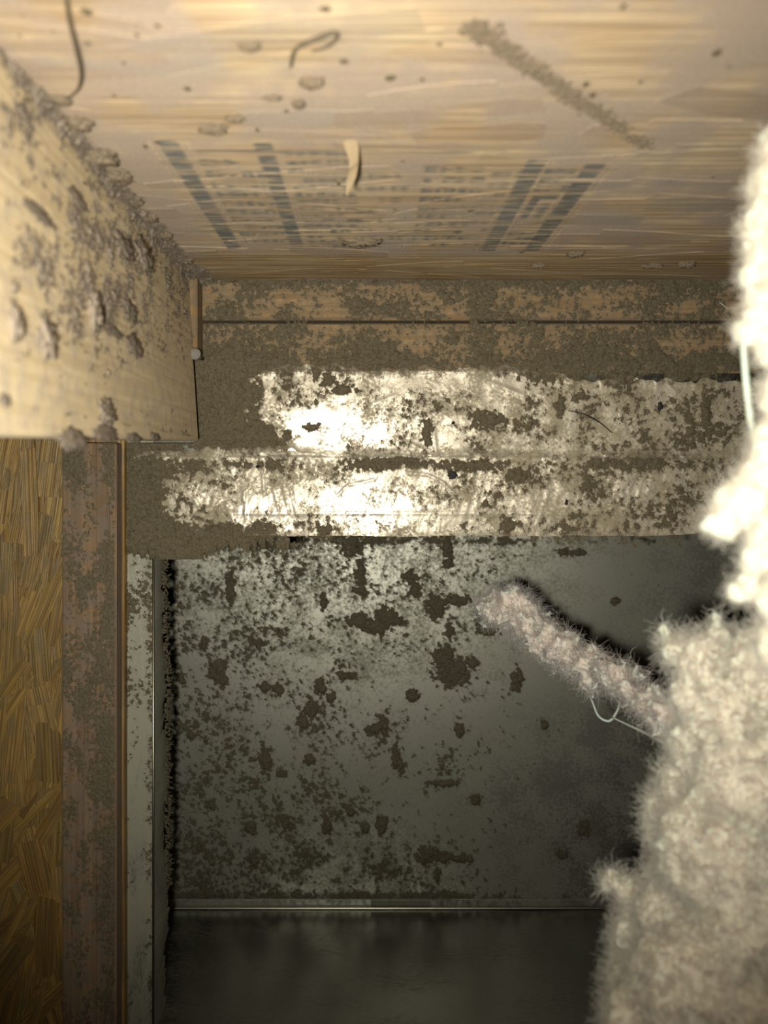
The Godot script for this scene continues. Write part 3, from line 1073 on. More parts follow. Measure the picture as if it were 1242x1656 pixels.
func upright_lint(px0: float, py0: float, sx: float, sy: float, nx: int, ny: int, z: float, thick: float, amt: Callable, m: Material, label: String) -> void:
	var pts := PackedVector3Array()
	var uvs := PackedVector2Array()
	var keep := PackedByteArray()
	for j in ny:
		for i in nx:
			var px := px0 + i * sx
			var py := py0 + j * sy
			var a: float = amt.call(px, py)
			if i == 0 or i == nx - 1 or j == 0 or j == ny - 1:
				a = minf(a, -0.05)
			var p := P(px, py, z)
			p.z += 0.0005 + (minf(a, 1.0) * thick if a > 0.0 else -0.00005)
			pts.append(p)
			uvs.append(Vector2(i, j) * 0.01)
			keep.append(1 if a > 0.0 else 0)
	var mesh := sheet(nx, ny, pts, uvs, keep, Vector3.BACK)
	var o := solo("lint", mesh, m, label, "dust", "", "stuff")
	fibres(mesh, 2500, 0.004, 0.0001, m, o, 77 + nx)

func dust_on_flange() -> void:
	var nA := noise(FastNoiseLite.TYPE_SIMPLEX_SMOOTH, 0.016, 4, 121)
	var nB := noise(FastNoiseLite.TYPE_SIMPLEX_SMOOTH, 0.12, 4, 122, 0.7)
	var flange := func(px: float, py: float) -> float:
		var a := -0.46 + 0.5 * nA.get_noise_2d(px * 1.5, py) + 0.95 * nB.get_noise_2d(px * 0.8, py)
		a += 0.75 * exp(-pow((py - 880.0) / 14.0, 2.0)) + 0.6 * exp(-pow((py - 975.0) / 28.0, 2.0)) * smoothstep(250.0, 210.0, px)
		return a + 0.35 * smoothstep(212.0, 198.0, px) + 0.35 * smoothstep(232.0, 246.0, px) - 0.25 * smoothstep(1100.0, 1300.0, py)
	upright_lint(197.0, 866.0, 1.05, 1.15, 48, 700, DB, 0.0016, flange, M.dust, "grey lint patches on the duct's upright left flange")
	var stud := func(px: float, py: float) -> float:
		var a := -0.20 + 0.7 * nA.get_noise_2d(px * 1.3 + 900.0, py * 0.7) + 0.9 * nB.get_noise_2d(px + 300.0, py * 0.7)
		a += 0.35 * smoothstep(150.0, 185.0, px) + 0.4 * exp(-pow((py - 750.0) / 25.0, 2.0)) * smoothstep(150.0, 105.0, px) - 0.35 * exp(-pow((py - 820.0) / 60.0, 2.0)) * smoothstep(120.0, 170.0, px)
		return a - 0.2 * smoothstep(1200.0, 1600.0, py)
	upright_lint(101.0, 718.0, 1.15, 1.3, 74, 730, 0.636, 0.0011, stud, M.dust, "thin grey lint patches on the upright stud beside the duct")

var duct_am: PackedFloat32Array

func duct_field() -> void:
	# far panel: pixels of the plane at depth DP
	var step := 1.25
	var px0 := 262.0
	var py0 := 862.0
	var nx := 770
	var ny := 472
	var nA := noise(FastNoiseLite.TYPE_SIMPLEX_SMOOTH, 0.010, 3, 111)
	var nR := noise(FastNoiseLite.TYPE_SIMPLEX_SMOOTH, 0.022, 4, 112, 0.6)
	nR.fractal_type = FastNoiseLite.FRACTAL_RIDGED
	var nS := noise(FastNoiseLite.TYPE_SIMPLEX_SMOOTH, 0.06, 3, 119, 0.6)
	nS.fractal_type = FastNoiseLite.FRACTAL_RIDGED
	nR.domain_warp_enabled = true
	nR.domain_warp_amplitude = 26.0
	nR.domain_warp_frequency = 0.02
	var nB := noise(FastNoiseLite.TYPE_SIMPLEX_SMOOTH, 0.085, 4, 113, 0.65)
	var nC := noise(FastNoiseLite.TYPE_SIMPLEX_SMOOTH, 0.45, 2, 114)
	var am := PackedFloat32Array()
	am.resize(nx * ny)
	for j in ny:
		for i in nx:
			var px := px0 + i * step
			var py := py0 + j * step
			var a := -0.70 + 0.34 * nA.get_noise_2d(px, py) + 0.40 * nR.get_noise_2d(px, py) + 0.30 * nS.get_noise_2d(px, py) + 0.62 * nB.get_noise_2d(px, py) + 0.30 * nC.get_noise_2d(px, py)
			a += 0.16 * smoothstep(700.0, 350.0, px) - 0.34 * smoothstep(720.0, 1000.0, px)
			a += 0.10 * smoothstep(1180.0, 1420.0, py) * smoothstep(800.0, 650.0, px)
			if py > 1440.0:
				a += 0.5 * exp(-pow((py - 1449.0 - 7.0 * nB.get_noise_1d(px)) / 6.0, 2.0))
			a += 0.5 * exp(-pow((py - 874.0) / 9.0, 2.0))
			am[j * nx + i] = a
	var bl := [[567, 884, 15, 16], [583, 925, 8, 24], [583, 955, 11, 9], [723, 884, 9, 18], [724, 910, 8, 9], [663, 933, 11, 10], [672, 952, 9, 13], [579, 1003, 18, 11], [607, 1012, 20, 12], [625, 999, 16, 17], [642, 1003, 12, 7], [705, 980, 15, 18], [737, 971, 22, 7], [726, 1020, 7, 10], [719, 1064, 17, 21], [733, 1088, 26, 20], [763, 1071, 10, 9], [836, 1101, 9, 17], [775, 999, 5, 18], [789, 1020, 18, 6], [667, 1125, 9, 9], [518, 1111, 8, 14], [504, 1148, 12, 12], [490, 1167, 9, 12], [621, 1176, 6, 22], [640, 1223, 6, 18], [648, 1240, 6, 10], [429, 1228, 10, 22], [502, 1228, 9, 8], [448, 1115, 9, 9], [427, 1111, 8, 8], [719, 1267, 22, 5], [770, 1293, 9, 8], [403, 1338, 9, 12], [568, 1312, 7, 7], [616, 1334, 10, 12], [590, 1338, 6, 8], [694, 1382, 18, 14], [720, 1386, 12, 7], [746, 1388, 16, 6], [707, 1417, 4, 12], [411, 1390, 7, 14], [529, 1334, 7, 14], [372, 950, 7, 30], [351, 1082, 13, 17], [358, 1099, 9, 11], [294, 1099, 4, 12], [604, 1180, 12, 8], [455, 1250, 9, 6], [523, 975, 6, 12], [912, 893, 12, 6], [935, 894, 9, 5], [995, 973, 7, 5], [880, 1172, 5, 8], [945, 1340, 9, 12], [910, 1382, 8, 6], [560, 1092, 14, 6], [535, 1130, 6, 9], [742, 1180, 7, 10], [420, 1040, 10, 6], [330, 1040, 7, 9], [310, 1190, 8, 6], [460, 1330, 8, 10], [340, 1300, 8, 9]]
	blob_field(am, px0, py0, step, nx, ny, bl, nB, 0.9)
	duct_am = am

func dust_on_duct() -> void:
	var base := func(_px: float, _py: float) -> float:
		return 0.0007
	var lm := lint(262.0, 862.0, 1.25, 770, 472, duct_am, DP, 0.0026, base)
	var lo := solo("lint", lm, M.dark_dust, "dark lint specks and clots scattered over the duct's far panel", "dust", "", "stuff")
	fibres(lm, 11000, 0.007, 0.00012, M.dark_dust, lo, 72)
	# ragged lint along the cut edge of the mouth
	var st := begin()
	for n in 420:
		var v := pow(rng.randf(), 0.9)
		var y := lerpf(P(0, 895, DB).y, P(0, 1480, DB).y, v)
		var dep := DB + 0.036 + 0.01 * smoothstep(0.1, 0.5, v) + rng.randf_range(-0.012, 0.005)
		var p := Vector3(P(247, 0, DB).x + 0.001, y, -dep)
		var pts := [p]
		var rad := [rng.randf_range(0.0007, 0.0017)]
		var dir := Vector3(rng.randf_range(0.2, 1.0), rng.randf_range(-0.8, 0.8), rng.randf_range(-0.8, 0.3)).normalized()
		for i in 3:
			p += dir * rng.randf_range(0.0008, 0.0022)
			dir = (dir + Vector3(rng.randf_range(-0.7, 0.7), rng.randf_range(-0.7, 0.7), rng.randf_range(-0.7, 0.7))).normalized()
			pts.append(p)
			rad.append(rad[0] * (0.8 - 0.25 * i))
		add_tube(st, pts, rad, 5)
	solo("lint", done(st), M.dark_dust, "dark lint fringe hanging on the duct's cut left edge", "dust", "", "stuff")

# ---- lint clumps that stand off a surface -----------------------------------------------------
var tuft_meshes := []

func make_tuft(sd: int) -> ArrayMesh:
	# a ragged woolly lump about one unit across
	var n1 := noise(FastNoiseLite.TYPE_SIMPLEX_SMOOTH, 1.3, 4, sd, 0.62)
	var n2 := noise(FastNoiseLite.TYPE_SIMPLEX_SMOOTH, 5.0, 3, sd + 1, 0.6)
	var s := SphereMesh.new()
	s.radius = 0.5
	s.height = 1.0
	s.radial_segments = 40
	s.rings = 26
	var a := s.get_mesh_arrays()
	var v: PackedVector3Array = a[Mesh.ARRAY_VERTEX]
	for i in v.size():
		var d := v[i].normalized()
		v[i] = d * (0.42 + 0.34 * n1.get_noise_3dv(d) + 0.16 * n2.get_noise_3dv(d))
	var c := []
	c.resize(Mesh.ARRAY_MAX)
	c[Mesh.ARRAY_VERTEX] = v
	c[Mesh.ARRAY_INDEX] = a[Mesh.ARRAY_INDEX]
	var m := ArrayMesh.new()
	m.add_surface_from_arrays(Mesh.PRIMITIVE_TRIANGLES, c)
	var st := SurfaceTool.new()
	st.create_from(m, 0)
	st.generate_normals()
	var r := RandomNumberGenerator.new()
	r.seed = sd
	var st2 := begin()
	st2.append_from(st.commit(), 0, Transform3D())
	for k in 70:                                   # stray fibres
		var d := Vector3(r.randfn(), r.randfn(), r.randfn()).normalized()
		var p := d * 0.34
		var pts := [p]
		var rad := [0.022]
		for q in 4:
			d = (d + Vector3(r.randfn(), r.randfn(), r.randfn()) * 0.4).normalized()
			p += d * 0.09
			pts.append(p)
			rad.append(0.02 - 0.004 * q)
		add_tube(st2, pts, rad, 3)
	return st2.commit()

func tuft(at: Vector3, out: Vector3, up: Vector3, w: float, h: float, dep: float) -> Transform3D:
	var x := up.cross(out).normalized()
	var y := out.cross(x).normalized()
	return Transform3D(Basis(x * w, y * h, out * dep), at) * Transform3D(Basis(Vector3.BACK, rng.randf_range(-0.5, 0.5)), Vector3.ZERO)

func clump(px: float, py: float, rx: float, ry: float, where: Vector3, out: Vector3, label: String, group := "lint clumps on the joist", pale := true) -> void:
	var z := -where.z
	var o := part(numbered("lint_clump"), tuft_meshes[rng.randi() % tuft_meshes.size()], M.pale_dust if pale else M.mid_dust, self)
	var up := Vector3.UP if absf(out.y) < 0.7 else Vector3.FORWARD
	var wide := 2.2 * rx * z / F
	var tall := 2.2 * ry * z / F
	if absf(out.x) > 0.7:
		wide *= minf(3.0, z * F / maxf(60.0, (VX - px) * z) )
	o.transform = tuft(where, out, up, wide, tall, minf(wide, tall) * 0.45)
	tag(o, label, "dust", group)

func joist_dust() -> void:
	for k in 5:
		tuft_meshes.append(make_tuft(200 + k * 7))
	var L := [
		[71, 545, 13, 34, "long grey lint clump on the joist's side, left of its middle"],
		[22, 522, 12, 28, "grey lint clump on the joist at the picture's left edge"],
		[149, 501, 10, 32, "tall ragged lint clump on the joist's side, near its middle"],
		[206, 498, 15, 15, "rounded lint clump on the joist, right of the tall one"],
		[216, 562, 18, 17, "star-shaped lint clump on the joist, nearest the nail"],
		[178, 532, 20, 9, "flat lint clump between the tall and the star-shaped ones on the joist"],
		[169, 668, 13, 22, "lint clump just above the joist's bottom edge"],
		[6, 647, 12, 10, "brown lint clump low on the joist at the picture's left edge"],
		[120, 712, 25, 17, "largest lint clump hanging from the joist's bottom edge"],
		[172, 702, 20, 13, "second lint clump along the joist's bottom edge, left of the small ones"],
		[216, 708, 14, 8, "small lint clump along the joist's bottom edge, beside the dark gap"],
		[250, 706, 12, 6, "last small lint clump along the joist's bottom edge towards the foil"],
		[230, 417, 16, 26, "thick grey lint clump high on the joist, close under the deck"],
		[198, 400, 16, 20, "lint clump high on the joist, left of the thickest one"],
		[125, 325, 16, 14, "lint clump on the upper half of the joist, under the deck"],
		[65, 348, 26, 11, "wide lint clump on the upper half of the joist, far left"],
	]
	for l in L:
		clump(l[0], l[1], l[2], l[3], on_joist(l[0], l[1]), joist_n, l[4])
	joist_lint()

var joist_tf := Vector3.ZERO
var joist_tn := Vector3.ZERO

func joist_lint() -> void:
	# soft lumps of lint: a field laid over the joist's side
	var along := (joist_tn - joist_tf).normalized()
	var down := joist_n.cross(along).normalized()
	if down.y > 0.0:
		down = -down
	var nx := 560
	var ny := 246
	var st := 0.00062
	var n1 := noise(FastNoiseLite.TYPE_SIMPLEX_SMOOTH, 36.0, 4, 131, 0.55)
	var n2 := noise(FastNoiseLite.TYPE_SIMPLEX_SMOOTH, 170.0, 4, 132, 0.6)
	var n3 := noise(FastNoiseLite.TYPE_SIMPLEX_SMOOTH, 900.0, 2, 133)
	var pts := PackedVector3Array()
	var uvs := PackedVector2Array()
	var keep := PackedByteArray()
	for j in ny:
		for i in nx:
			var p := joist_tf + along * (i * st + 0.0008) + down * (j * st * 0.855)
			var px := VX + F * p.x / -p.z
			var py := VY - F * p.y / -p.z
			var a := -0.64 + 0.60 * n1.get_noise_3dv(p) + 0.75 * n2.get_noise_3dv(p) + 0.2 * n3.get_noise_3dv(p)
			a += 0.28 * smoothstep(640.0, 480.0, py) + 0.25 * exp(-pow((px - 150.0) / 90.0, 2.0) - pow((py - 440.0) / 110.0, 2.0))
			a += 0.75 * exp(-pow((j * st - 0.0) / 0.006, 2.0)) + 0.3 * exp(-pow((j - ny) * st / 0.004, 2.0))
			pts.append(p + joist_n * (0.0002 + (minf(a, 0.9) * 0.0040 if a > 0.0 else -0.00005)))
			uvs.append(Vector2(i, j) * 0.01)
			keep.append(1 if a > 0.0 else 0)
	var m := sheet(nx, ny, pts, uvs, keep, joist_n)
	var o := solo("lint", m, M.pale_dust, "soft grey lint lying in lumps over the joist's side", "dust", "", "stuff")
	fibres(m, 3500, 0.003, 0.00009, M.pale_dust, o, 83)

func deck_lint() -> void:
	var nx := 470
	var ny := 390
	var st := 0.00102
	var n1 := noise(FastNoiseLite.TYPE_SIMPLEX_SMOOTH, 14.0, 4, 141, 0.55)
	var n2 := noise(FastNoiseLite.TYPE_SIMPLEX_SMOOTH, 90.0, 4, 142, 0.6)
	var pts := PackedVector3Array()
	var uvs := PackedVector2Array()
	var keep := PackedByteArray()
	for j in ny:
		for i in nx:
			var p := Vector3(-0.142 + i * st, CY, -0.262 - j * st * 0.995)
			var a := -0.80 + 0.45 * n1.get_noise_3dv(p) + 0.85 * n2.get_noise_3dv(p)
			var e := p.x + 0.136 + 0.006 * n1.get_noise_3dv(p * 3.0)
			a += 1.0 * exp(-maxf(e, 0.0) / 0.006) * smoothstep(0.27, 0.34, -p.z) + 0.65 * exp(-maxf(0.0, 0.655 + p.z) / 0.006)
			pts.append(p + Vector3.DOWN * (0.0003 + (minf(a, 1.0) * 0.005 if a > 0.0 else -0.00005)))
			uvs.append(Vector2(i, j) * 0.01)
			keep.append(1 if a > 0.0 else 0)
	var m := sheet(nx, ny, pts, uvs, keep, Vector3.DOWN)
	var o := solo("lint", m, M.pale_dust, "soft grey lint along the deck's corners and in spots under it", "dust", "", "stuff")
	fibres(m, 3500, 0.005, 0.0001, M.pale_dust, o, 84)

func deck_dust() -> void:
	deck_lint()
	var L := [
		[160, 250, 24, 22, "thick grey lint wad in the corner between deck and joist, uppermost"],
		[186, 282, 18, 20, "grey lint wad in the deck corner, beside the pale spot"],
		[216, 322, 13, 15, "lint wad in the deck corner, halfway along the joist"],
		[240, 350, 11, 11, "small lint wad in the deck corner below the halfway one"],
		[262, 378, 12, 11, "lint wad in the deck corner, close to the stamp's first bar"],
		[298, 418, 13, 10, "lint wad in the deck corner, nearest the plates"],
		[128, 196, 17, 16, "lint wad in the deck corner at the end of the hanging thread"],
		[98, 158, 12, 12, "soft lint wad in the deck corner, furthest from the plates"],
		[582, 388, 24, 14, "grey lint clump on the deck, standing in the middle of the stamp"],
		[345, 205, 17, 12, "lint clump on the deck above the stamp's left text"],
		[378, 188, 13, 8, "lint clump on the deck, right of the one above the left text"],
		[505, 130, 15, 12, "lint clump on the deck under the bent wire-like fibre"],
		[482, 165, 8, 10, "tiny lint clump hanging under the bent fibre's clump"],
		[440, 155, 12, 5, "flat lint clump on the deck, left of the bent fibre"],
		[402, 70, 13, 10, "brown lint clump high on the deck, left of the bent fibre"],
		[870, 427, 10, 7, "dark lint clump at the deck's far edge below the stamp's right bar"],
		[930, 408, 10, 9, "brown lint clump beside the foot of the stamp's last bar"],
		[1110, 425, 12, 9, "dark lint clump at the deck's far edge near the insulation"],
		[1056, 428, 12, 6, "flat dark lint clump at the deck's far edge, before the insulation"],
	]
	for l in L:
		clump(l[0], l[1], l[2] * 1.25, l[3] * 1.4, on_ceiling(l[0], l[1]) - Vector3(0, 0.001, 0), Vector3.DOWN, l[4], "lint clumps on the deck", false)
	# the loose chip hanging below the deck
	var st := begin()
	var a := on_ceiling(566, 226)
	var wv := [0.0030, 0.0024, 0.0019, 0.0023, 0.0007]
	for i in 4:
		var u0 := i / 4.0
		var u1 := (i + 1) / 4.0
		var c := []
		for q in 8:
			var u := u0 if q & 4 else u1
			var k := i if q & 4 else i + 1
			c.append(a + Vector3((wv[k] if q & 1 else -wv[k]) + 0.002 * sin(u * 4.0), (0.0004 if q & 2 else -0.0004) - 0.020 * u + (0.0016 if q & 1 else -0.0016), -0.014 * u + (0.0006 if q & 2 else 0.0)))
		add_hexa(st, c, 0.0001)
	solo("wood_chip", done(st), M.chip, "pale loose wood chip hanging from the deck above the stamp", "wood chip")
	# flecks over the deck
	st = begin()
	for n in 50:
		var p := on_ceiling(rng.randf_range(20, 1180), rng.randf_range(5, 445))
		if p.x < -0.13:
			continue
		var r := rng.randf_range(0.0008, 0.0024)
		st.append_from(tuft_meshes[rng.randi() % 5], 0, tuft(p, Vector3.DOWN, Vector3.FORWARD, r * rng.randf_range(1, 2), r * rng.randf_range(1, 3), r * 0.8))
	solo("lint", st.commit(), M.dust, "small lint flecks spread under the strand board deck", "dust", "", "stuff")
	# a dust-laden web strand lying slantwise under the deck
	st = begin()
	for n in 700:
		var u := rng.randf()
		var p := on_ceiling(lerpf(760, 1046, u), lerpf(40, 236, u))
		p += Vector3(rng.randfn() * 0.0022, -0.0004, rng.randfn() * 0.0022)
		var r := rng.randf_range(0.0008, 0.0020)
		st.append_from(tuft_meshes[rng.randi() % 5], 0, tuft(p, Vector3.DOWN, Vector3.FORWARD, r * 1.6, r * 1.5, r * 0.6))
	solo("dusty_web", st.commit(), M.mid_dust, "dusty web strand slanting across the deck above the stamp's right bars", "cobweb")

func spline(pts: Array, r: float, sides := 6, taper := true) -> ArrayMesh:
	var c := Curve3D.new()
	for i in pts.size():
		var t: Vector3 = (pts[mini(i + 1, pts.size() - 1)] - pts[maxi(i - 1, 0)]) / 6.0
		c.add_point(pts[i], -t, t)
	var n := pts.size() * 6
	var q := []
	var rad := []
	for i in n + 1:
		q.append(c.sample_baked(c.get_baked_length() * i / n, true))
		rad.append(r * (1.0 - 0.5 * absf(2.0 * i / n - 1.0) if taper else 1.0))
	var st := begin()
	add_tube(st, q, rad, sides)
	return done(st)

func small_debris() -> void:
	var p := []
	for q in [[106, -20], [112, 20], [122, 60], [131, 105], [126, 132], [108, 148]]:
		var v := on_ceiling(q[0], q[1])
		p.append(v - Vector3(0, 0.003, 0))
	solo("cobweb_thread", spline(p, 0.0009), M.thread, "dusty cobweb thread hanging by the joist at the deck's upper left", "cobweb")
	p = []
	for q in [[470, 100], [474, 78], [484, 66], [510, 55], [540, 44], [544, 52], [530, 66], [505, 74]]:
		p.append(on_ceiling(q[0], q[1]) - Vector3(0, 0.002, 0))
	solo("bent_fibre", spline(p, 0.0009), M.thread, "bent dark fibre hooked under the deck, above the lint clumps", "fibre")
	p = []
	for q in [[920, 664], [945, 670], [968, 682], [990, 700]]:
		p.append(P(q[0], q[1], DB - 0.0045))
	solo("hair", spline(p, 0.0006), M.black, "curved dark hair lying on the right of the upper foil strip", "hair")
	p = [P(1163, 488, DB - 0.006), P(1169, 493, DB - 0.008), P(1176, 499, DB - 0.007)]
	solo("pale_fibre", spline(p, 0.0004), M.wool, "short pale fibre stuck to the upper plate beside the insulation", "fibre")
	var G := [[417, 755, 3.2, 2.6, "black speck on the foil overlap, at the left"], [733, 684, 2.6, 2.2, "black speck on the upper foil strip, beside the dark lint spot"], [1068, 657, 4.0, 6.0, "black elongated crumb on the right of the upper foil strip"], [916, 813, 2.2, 4.0, "small dark crumb on the lower foil strip, right of the middle"], [731, 768, 7.0, 6.0, "dark crumb under the foil overlap, right of the bright spot"]]
	for g in G:
		var o := part(numbered("crumb"), tuft_meshes[rng.randi() % 5], M.black, self)
		o.transform = tuft(P(g[0], g[1], DB - 0.0035), Vector3.BACK, Vector3.UP, g[2] * 2.2 * DB / F, g[3] * 2.2 * DB / F, 0.002)
		tag(o, g[4], "debris", "dark crumbs on the foil")

# ---- insulation --------------------------------------------------------------------------------
# surface nets over a field of woolly balls: [centre, radius]
func nets(balls: Array, cell: float, n1: FastNoiseLite, amp: float, n2: FastNoiseLite, amp2: float) -> ArrayMesh:
	var lo := Vector3.INF
	var hi := -Vector3.INF
	for b in balls:
		var r: Vector3 = Vector3.ONE * (b[1] * 1.2 + amp)
		lo = lo.min(b[0] - r)
		hi = hi.max(b[0] + r)
	var nx := int((hi.x - lo.x) / cell) + 2
	var ny := int((hi.y - lo.y) / cell) + 2
	var nzz := int((hi.z - lo.z) / cell) + 2
	var f := PackedFloat32Array()
	f.resize(nx * ny * nzz)
	f.fill(1.0)
	for b in balls:
		var r: float = b[1] * 1.2 + amp
		var c: Vector3 = (b[0] - lo) / cell
		var e := r / cell
		for z in range(maxi(0, int(c.z - e)), mini(nzz, int(c.z + e) + 2)):
			for y in range(maxi(0, int(c.y - e)), mini(ny, int(c.y + e) + 2)):
				for x in range(maxi(0, int(c.x - e)), mini(nx, int(c.x + e) + 2)):
					var k := (z * ny + y) * nx + x
					var d: float = (Vector3(x, y, z) - c).length() * cell - b[1]
					if d < f[k]:
						# smooth minimum
						var h := maxf(0.003 - absf(d - f[k]), 0.0) / 0.003
						f[k] = minf(d, f[k]) - h * h * 0.003 * 0.25
	for z in nzz:
		for y in ny:
			for x in nx:
				var k := (z * ny + y) * nx + x
				if f[k] < 0.9:
					var p := lo + Vector3(x, y, z) * cell
					f[k] += amp * n1.get_noise_3dv(p) + amp2 * n2.get_noise_3dv(p)
	var at := PackedInt32Array()
	at.resize(f.size())
	at.fill(-1)
	var vs := PackedVector3Array()
	var offs := PackedInt32Array([0, 1, nx, nx + 1, nx * ny, nx * ny + 1, nx * ny + nx, nx * ny + nx + 1])
	var ed := PackedInt32Array([0, 1, 2, 3, 4, 5, 6, 7, 0, 2, 1, 3, 4, 6, 5, 7, 0, 4, 1, 5, 2, 6, 3, 7])
	for z in nzz - 1:
		for y in ny - 1:
			for x in nx - 1:
				var k := (z * ny + y) * nx + x
				var ins := 0
				for o in 8:
					if f[k + offs[o]] < 0.0:
						ins += 1
				if ins == 0 or ins == 8:
					continue
				var s := Vector3.ZERO
				var cnt := 0
				for e in 12:
					var a := ed[e * 2]
					var b := ed[e * 2 + 1]
					var fa := f[k + offs[a]]
					var fb := f[k + offs[b]]
					if (fa < 0.0) != (fb < 0.0):
						var t := fa / (fa - fb)
						var pa := Vector3(a & 1, (a >> 1) & 1, a >> 2)
						var pb := Vector3(b & 1, (b >> 1) & 1, b >> 2)
						s += pa.lerp(pb, t)
						cnt += 1
				at[k] = vs.size()
				vs.append(lo + (Vector3(x, y, z) + s / cnt) * cell)
	var idx := PackedInt32Array()
	var sy := nx
	var sz := nx * ny
	for z in range(1, nzz - 1):
		for y in range(1, ny - 1):
			for x in range(1, nx - 1):
				var k := (z * ny + y) * nx + x
				var a := f[k] < 0.0
				for ax in 3:
					var st := 1 if ax == 0 else (sy if ax == 1 else sz)
					if a == (f[k + st] < 0.0):
						continue
					var u := sy if ax == 0 else (sz if ax == 1 else 1)
					var w := sz if ax == 0 else (1 if ax == 1 else sy)
					var q0 := at[k]
					var q1 := at[k - u]
					var q2 := at[k - u - w]
					var q3 := at[k - w]
					if q0 < 0 or q1 < 0 or q2 < 0 or q3 < 0:
						continue
					if a:
						idx.append_array([q0, q2, q1, q0, q3, q2])
					else:
						idx.append_array([q0, q1, q2, q0, q2, q3])
	var arr := []
	arr.resize(Mesh.ARRAY_MAX)
	arr[Mesh.ARRAY_VERTEX] = vs
	arr[Mesh.ARRAY_INDEX] = idx
	var m := ArrayMesh.new()
	m.add_surface_from_arrays(Mesh.PRIMITIVE_TRIANGLES, arr)
	var stt := SurfaceTool.new()
	stt.create_from(m, 0)
	stt.generate_normals()
	return stt.commit()

func fibres(src: ArrayMesh, count: int, len: float, r: float, m: Material, parent: Node3D, sd: int) -> void:
	var a := src.surface_get_arrays(0)
	var v: PackedVector3Array = a[Mesh.ARRAY_VERTEX]
	var nn: PackedVector3Array = a[Mesh.ARRAY_NORMAL]
	var rg := RandomNumberGenerator.new()
	rg.seed = sd
	var st := begin()
	for k in count:
		var i := rg.randi() % v.size()
		var p := v[i]
		var d := (nn[i] + Vector3(rg.randfn(), rg.randfn(), rg.randfn()) * 0.7).normalized()
		var l := len * rg.randf_range(0.4, 1.5)
		var pts := [p - d * 0.001]
		var rad := [r]
		for q in 4:
			p += d * l / 4.0
			d = (d + Vector3(rg.randfn(), rg.randfn(), rg.randfn()) * 0.55).normalized()
			pts.append(p)
			rad.append(r * (0.9 - 0.15 * q))
		add_tube(st, pts, rad, 3)
	st.generate_normals()
	part("fibres", st.commit(), m, parent, "stuff")

func balls_of(list: Array) -> Array:
	var out := []
	for l in list:
		out.append([P(l[0], l[1], l[2]), l[3] * l[2] / F])
	return out

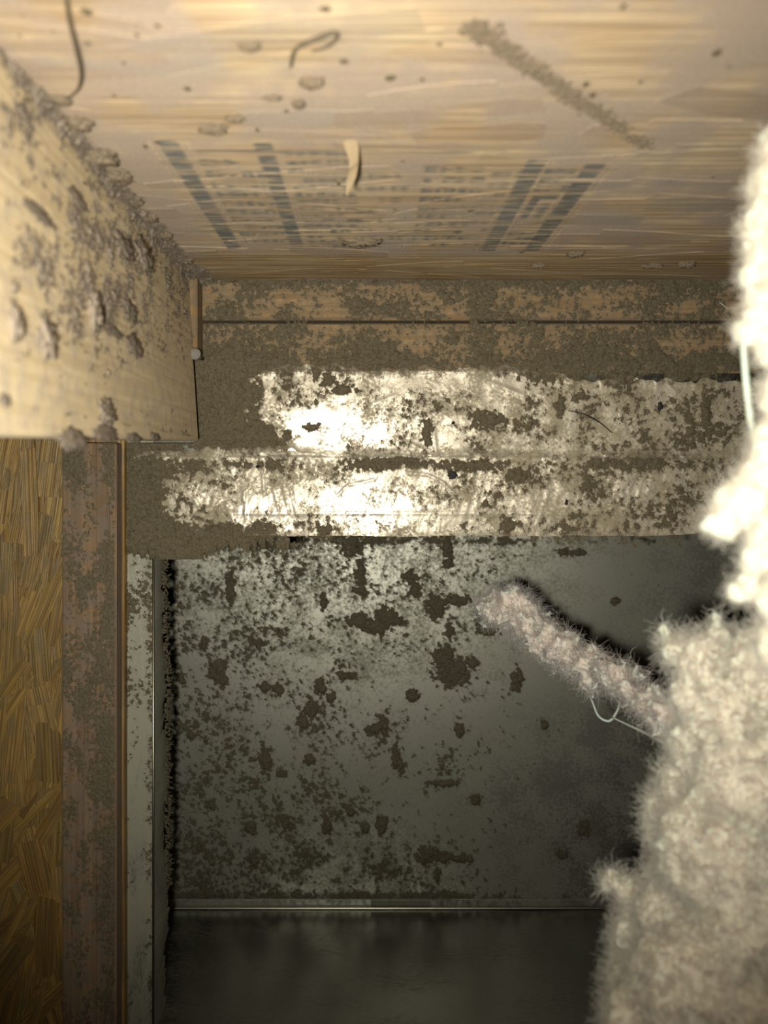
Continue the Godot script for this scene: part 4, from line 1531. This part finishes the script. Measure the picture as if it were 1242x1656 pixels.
func insulation() -> void:
	var nA := noise(FastNoiseLite.TYPE_SIMPLEX_SMOOTH, 60.0, 3, 301, 0.6)
	var nB := noise(FastNoiseLite.TYPE_SIMPLEX_SMOOTH, 260.0, 3, 302, 0.6)
	# the upper batt, close to the lens
	var up := [[1285, 240, 0.285, 50], [1275, 300, 0.285, 60], [1266, 370, 0.285, 62], [1262, 430, 0.285, 55], [1220, 442, 0.285, 20], [1262, 490, 0.285, 50], [1228, 515, 0.285, 22], [1212, 538, 0.285, 22], [1268, 560, 0.285, 46], [1284, 640, 0.285, 52], [1282, 720, 0.285, 58], [1240, 775, 0.285, 46], [1208, 815, 0.285, 46], [1172, 844, 0.285, 28], [1148, 850, 0.285, 16], [1270, 860, 0.285, 66], [1230, 905, 0.285, 30], [1212, 950, 0.285, 20], [1192, 957, 0.285, 15], [1268, 970, 0.285, 48], [1284, 1040, 0.285, 58]]
	var r1 := thing("insulation_batt", "overexposed pale insulation tuft filling the upper right edge, nearest the lens", "insulation", Vector3.ZERO)
	var m1 := nets(balls_of(up), 0.0009, nA, 0.0030, nB, 0.0011)
	part("wool", m1, M.wool, r1)
	fibres(m1, 9000, 0.005, 0.00009, M.wool, r1, 41)
	var strand := [P(1202, 556, 0.295), P(1207, 620, 0.298), P(1214, 680, 0.297), P(1226, 745, 0.292)]
	part("loose_strand", spline(strand, 0.0011, 6, false), M.wool, r1)
	# the lower clump
	var low := [[1255, 1090, 0.375, 80], [1150, 1075, 0.390, 52], [1073, 1018, 0.41, 9], [1084, 1032, 0.41, 14], [1096, 1046, 0.41, 20], [1153, 990, 0.39, 7], [1156, 1008, 0.39, 9], [1163, 1050, 0.39, 24], [1110, 1058, 0.398, 30], [1158, 1000, 0.390, 10], [1160, 1030, 0.390, 18], [1135, 1130, 0.390, 44], [1190, 1160, 0.383, 80], [1150, 1210, 0.390, 62], [1230, 1260, 0.375, 110], [1125, 1270, 0.398, 55], [1095, 1310, 0.405, 46], [1080, 1340, 0.405, 38], [1180, 1380, 0.375, 110], [1125, 1400, 0.390, 60], [1090, 1430, 0.398, 44], [1050, 1470, 0.405, 44], [1015, 1440, 0.413, 26], [995, 1415, 0.420, 12], [985, 1430, 0.420, 12], [1040, 1520, 0.398, 50], [1110, 1500, 0.383, 80], [1240, 1500, 0.360, 120], [1050, 1590, 0.390, 66], [1150, 1620, 0.360, 130], [1030, 1660, 0.360, 56], [1260, 1680, 0.345, 150]]
	var r2 := thing("insulation_clump", "large fluffy pale insulation clump at the lower right, before the duct", "insulation", Vector3.ZERO)
	var m2 := nets(balls_of(low), 0.0014, nA, 0.0044, nB, 0.0015)
	part("wool", m2, M.wool, r2)
	fibres(m2, 30000, 0.0080, 0.00013, M.wool, r2, 42)
	# the wisp that reaches out over the duct
	var wisp := [[805, 985, 0.680, 28], [830, 980, 0.671, 30], [850, 1000, 0.665, 30], [868, 1020, 0.651, 25], [890, 1038, 0.635, 24], [915, 1055, 0.622, 26], [935, 1075, 0.608, 25], [958, 1072, 0.593, 21], [960, 1095, 0.593, 20], [990, 1095, 0.564, 22], [1015, 1100, 0.550, 24], [1030, 1125, 0.535, 22], [1055, 1140, 0.506, 22], [1075, 1160, 0.492, 22]]
	var r3 := thing("insulation_wisp", "pinkish grey woolly wisp reaching from the insulation over the duct", "insulation", Vector3.ZERO)
	var m3 := nets(balls_of(wisp), 0.0018, nA, 0.0120, nB, 0.0040)
	part("wool", m3, M.strand, r3)
	fibres(m3, 9000, 0.0085, 0.00013, M.strand, r3, 43)
	part("loop", spline([P(945, 1105, 0.602), P(958, 1135, 0.602), P(968, 1158, 0.602), P(985, 1166, 0.599), P(998, 1150, 0.593), P(1006, 1125, 0.583), P(1015, 1105, 0.577)], 0.0011), M.strand, r3)
	part("loop", spline([P(990, 1160, 0.596), P(1015, 1172, 0.577), P(1045, 1186, 0.550), P(1075, 1202, 0.506), P(1105, 1215, 0.461)], 0.0013), M.strand, r3)
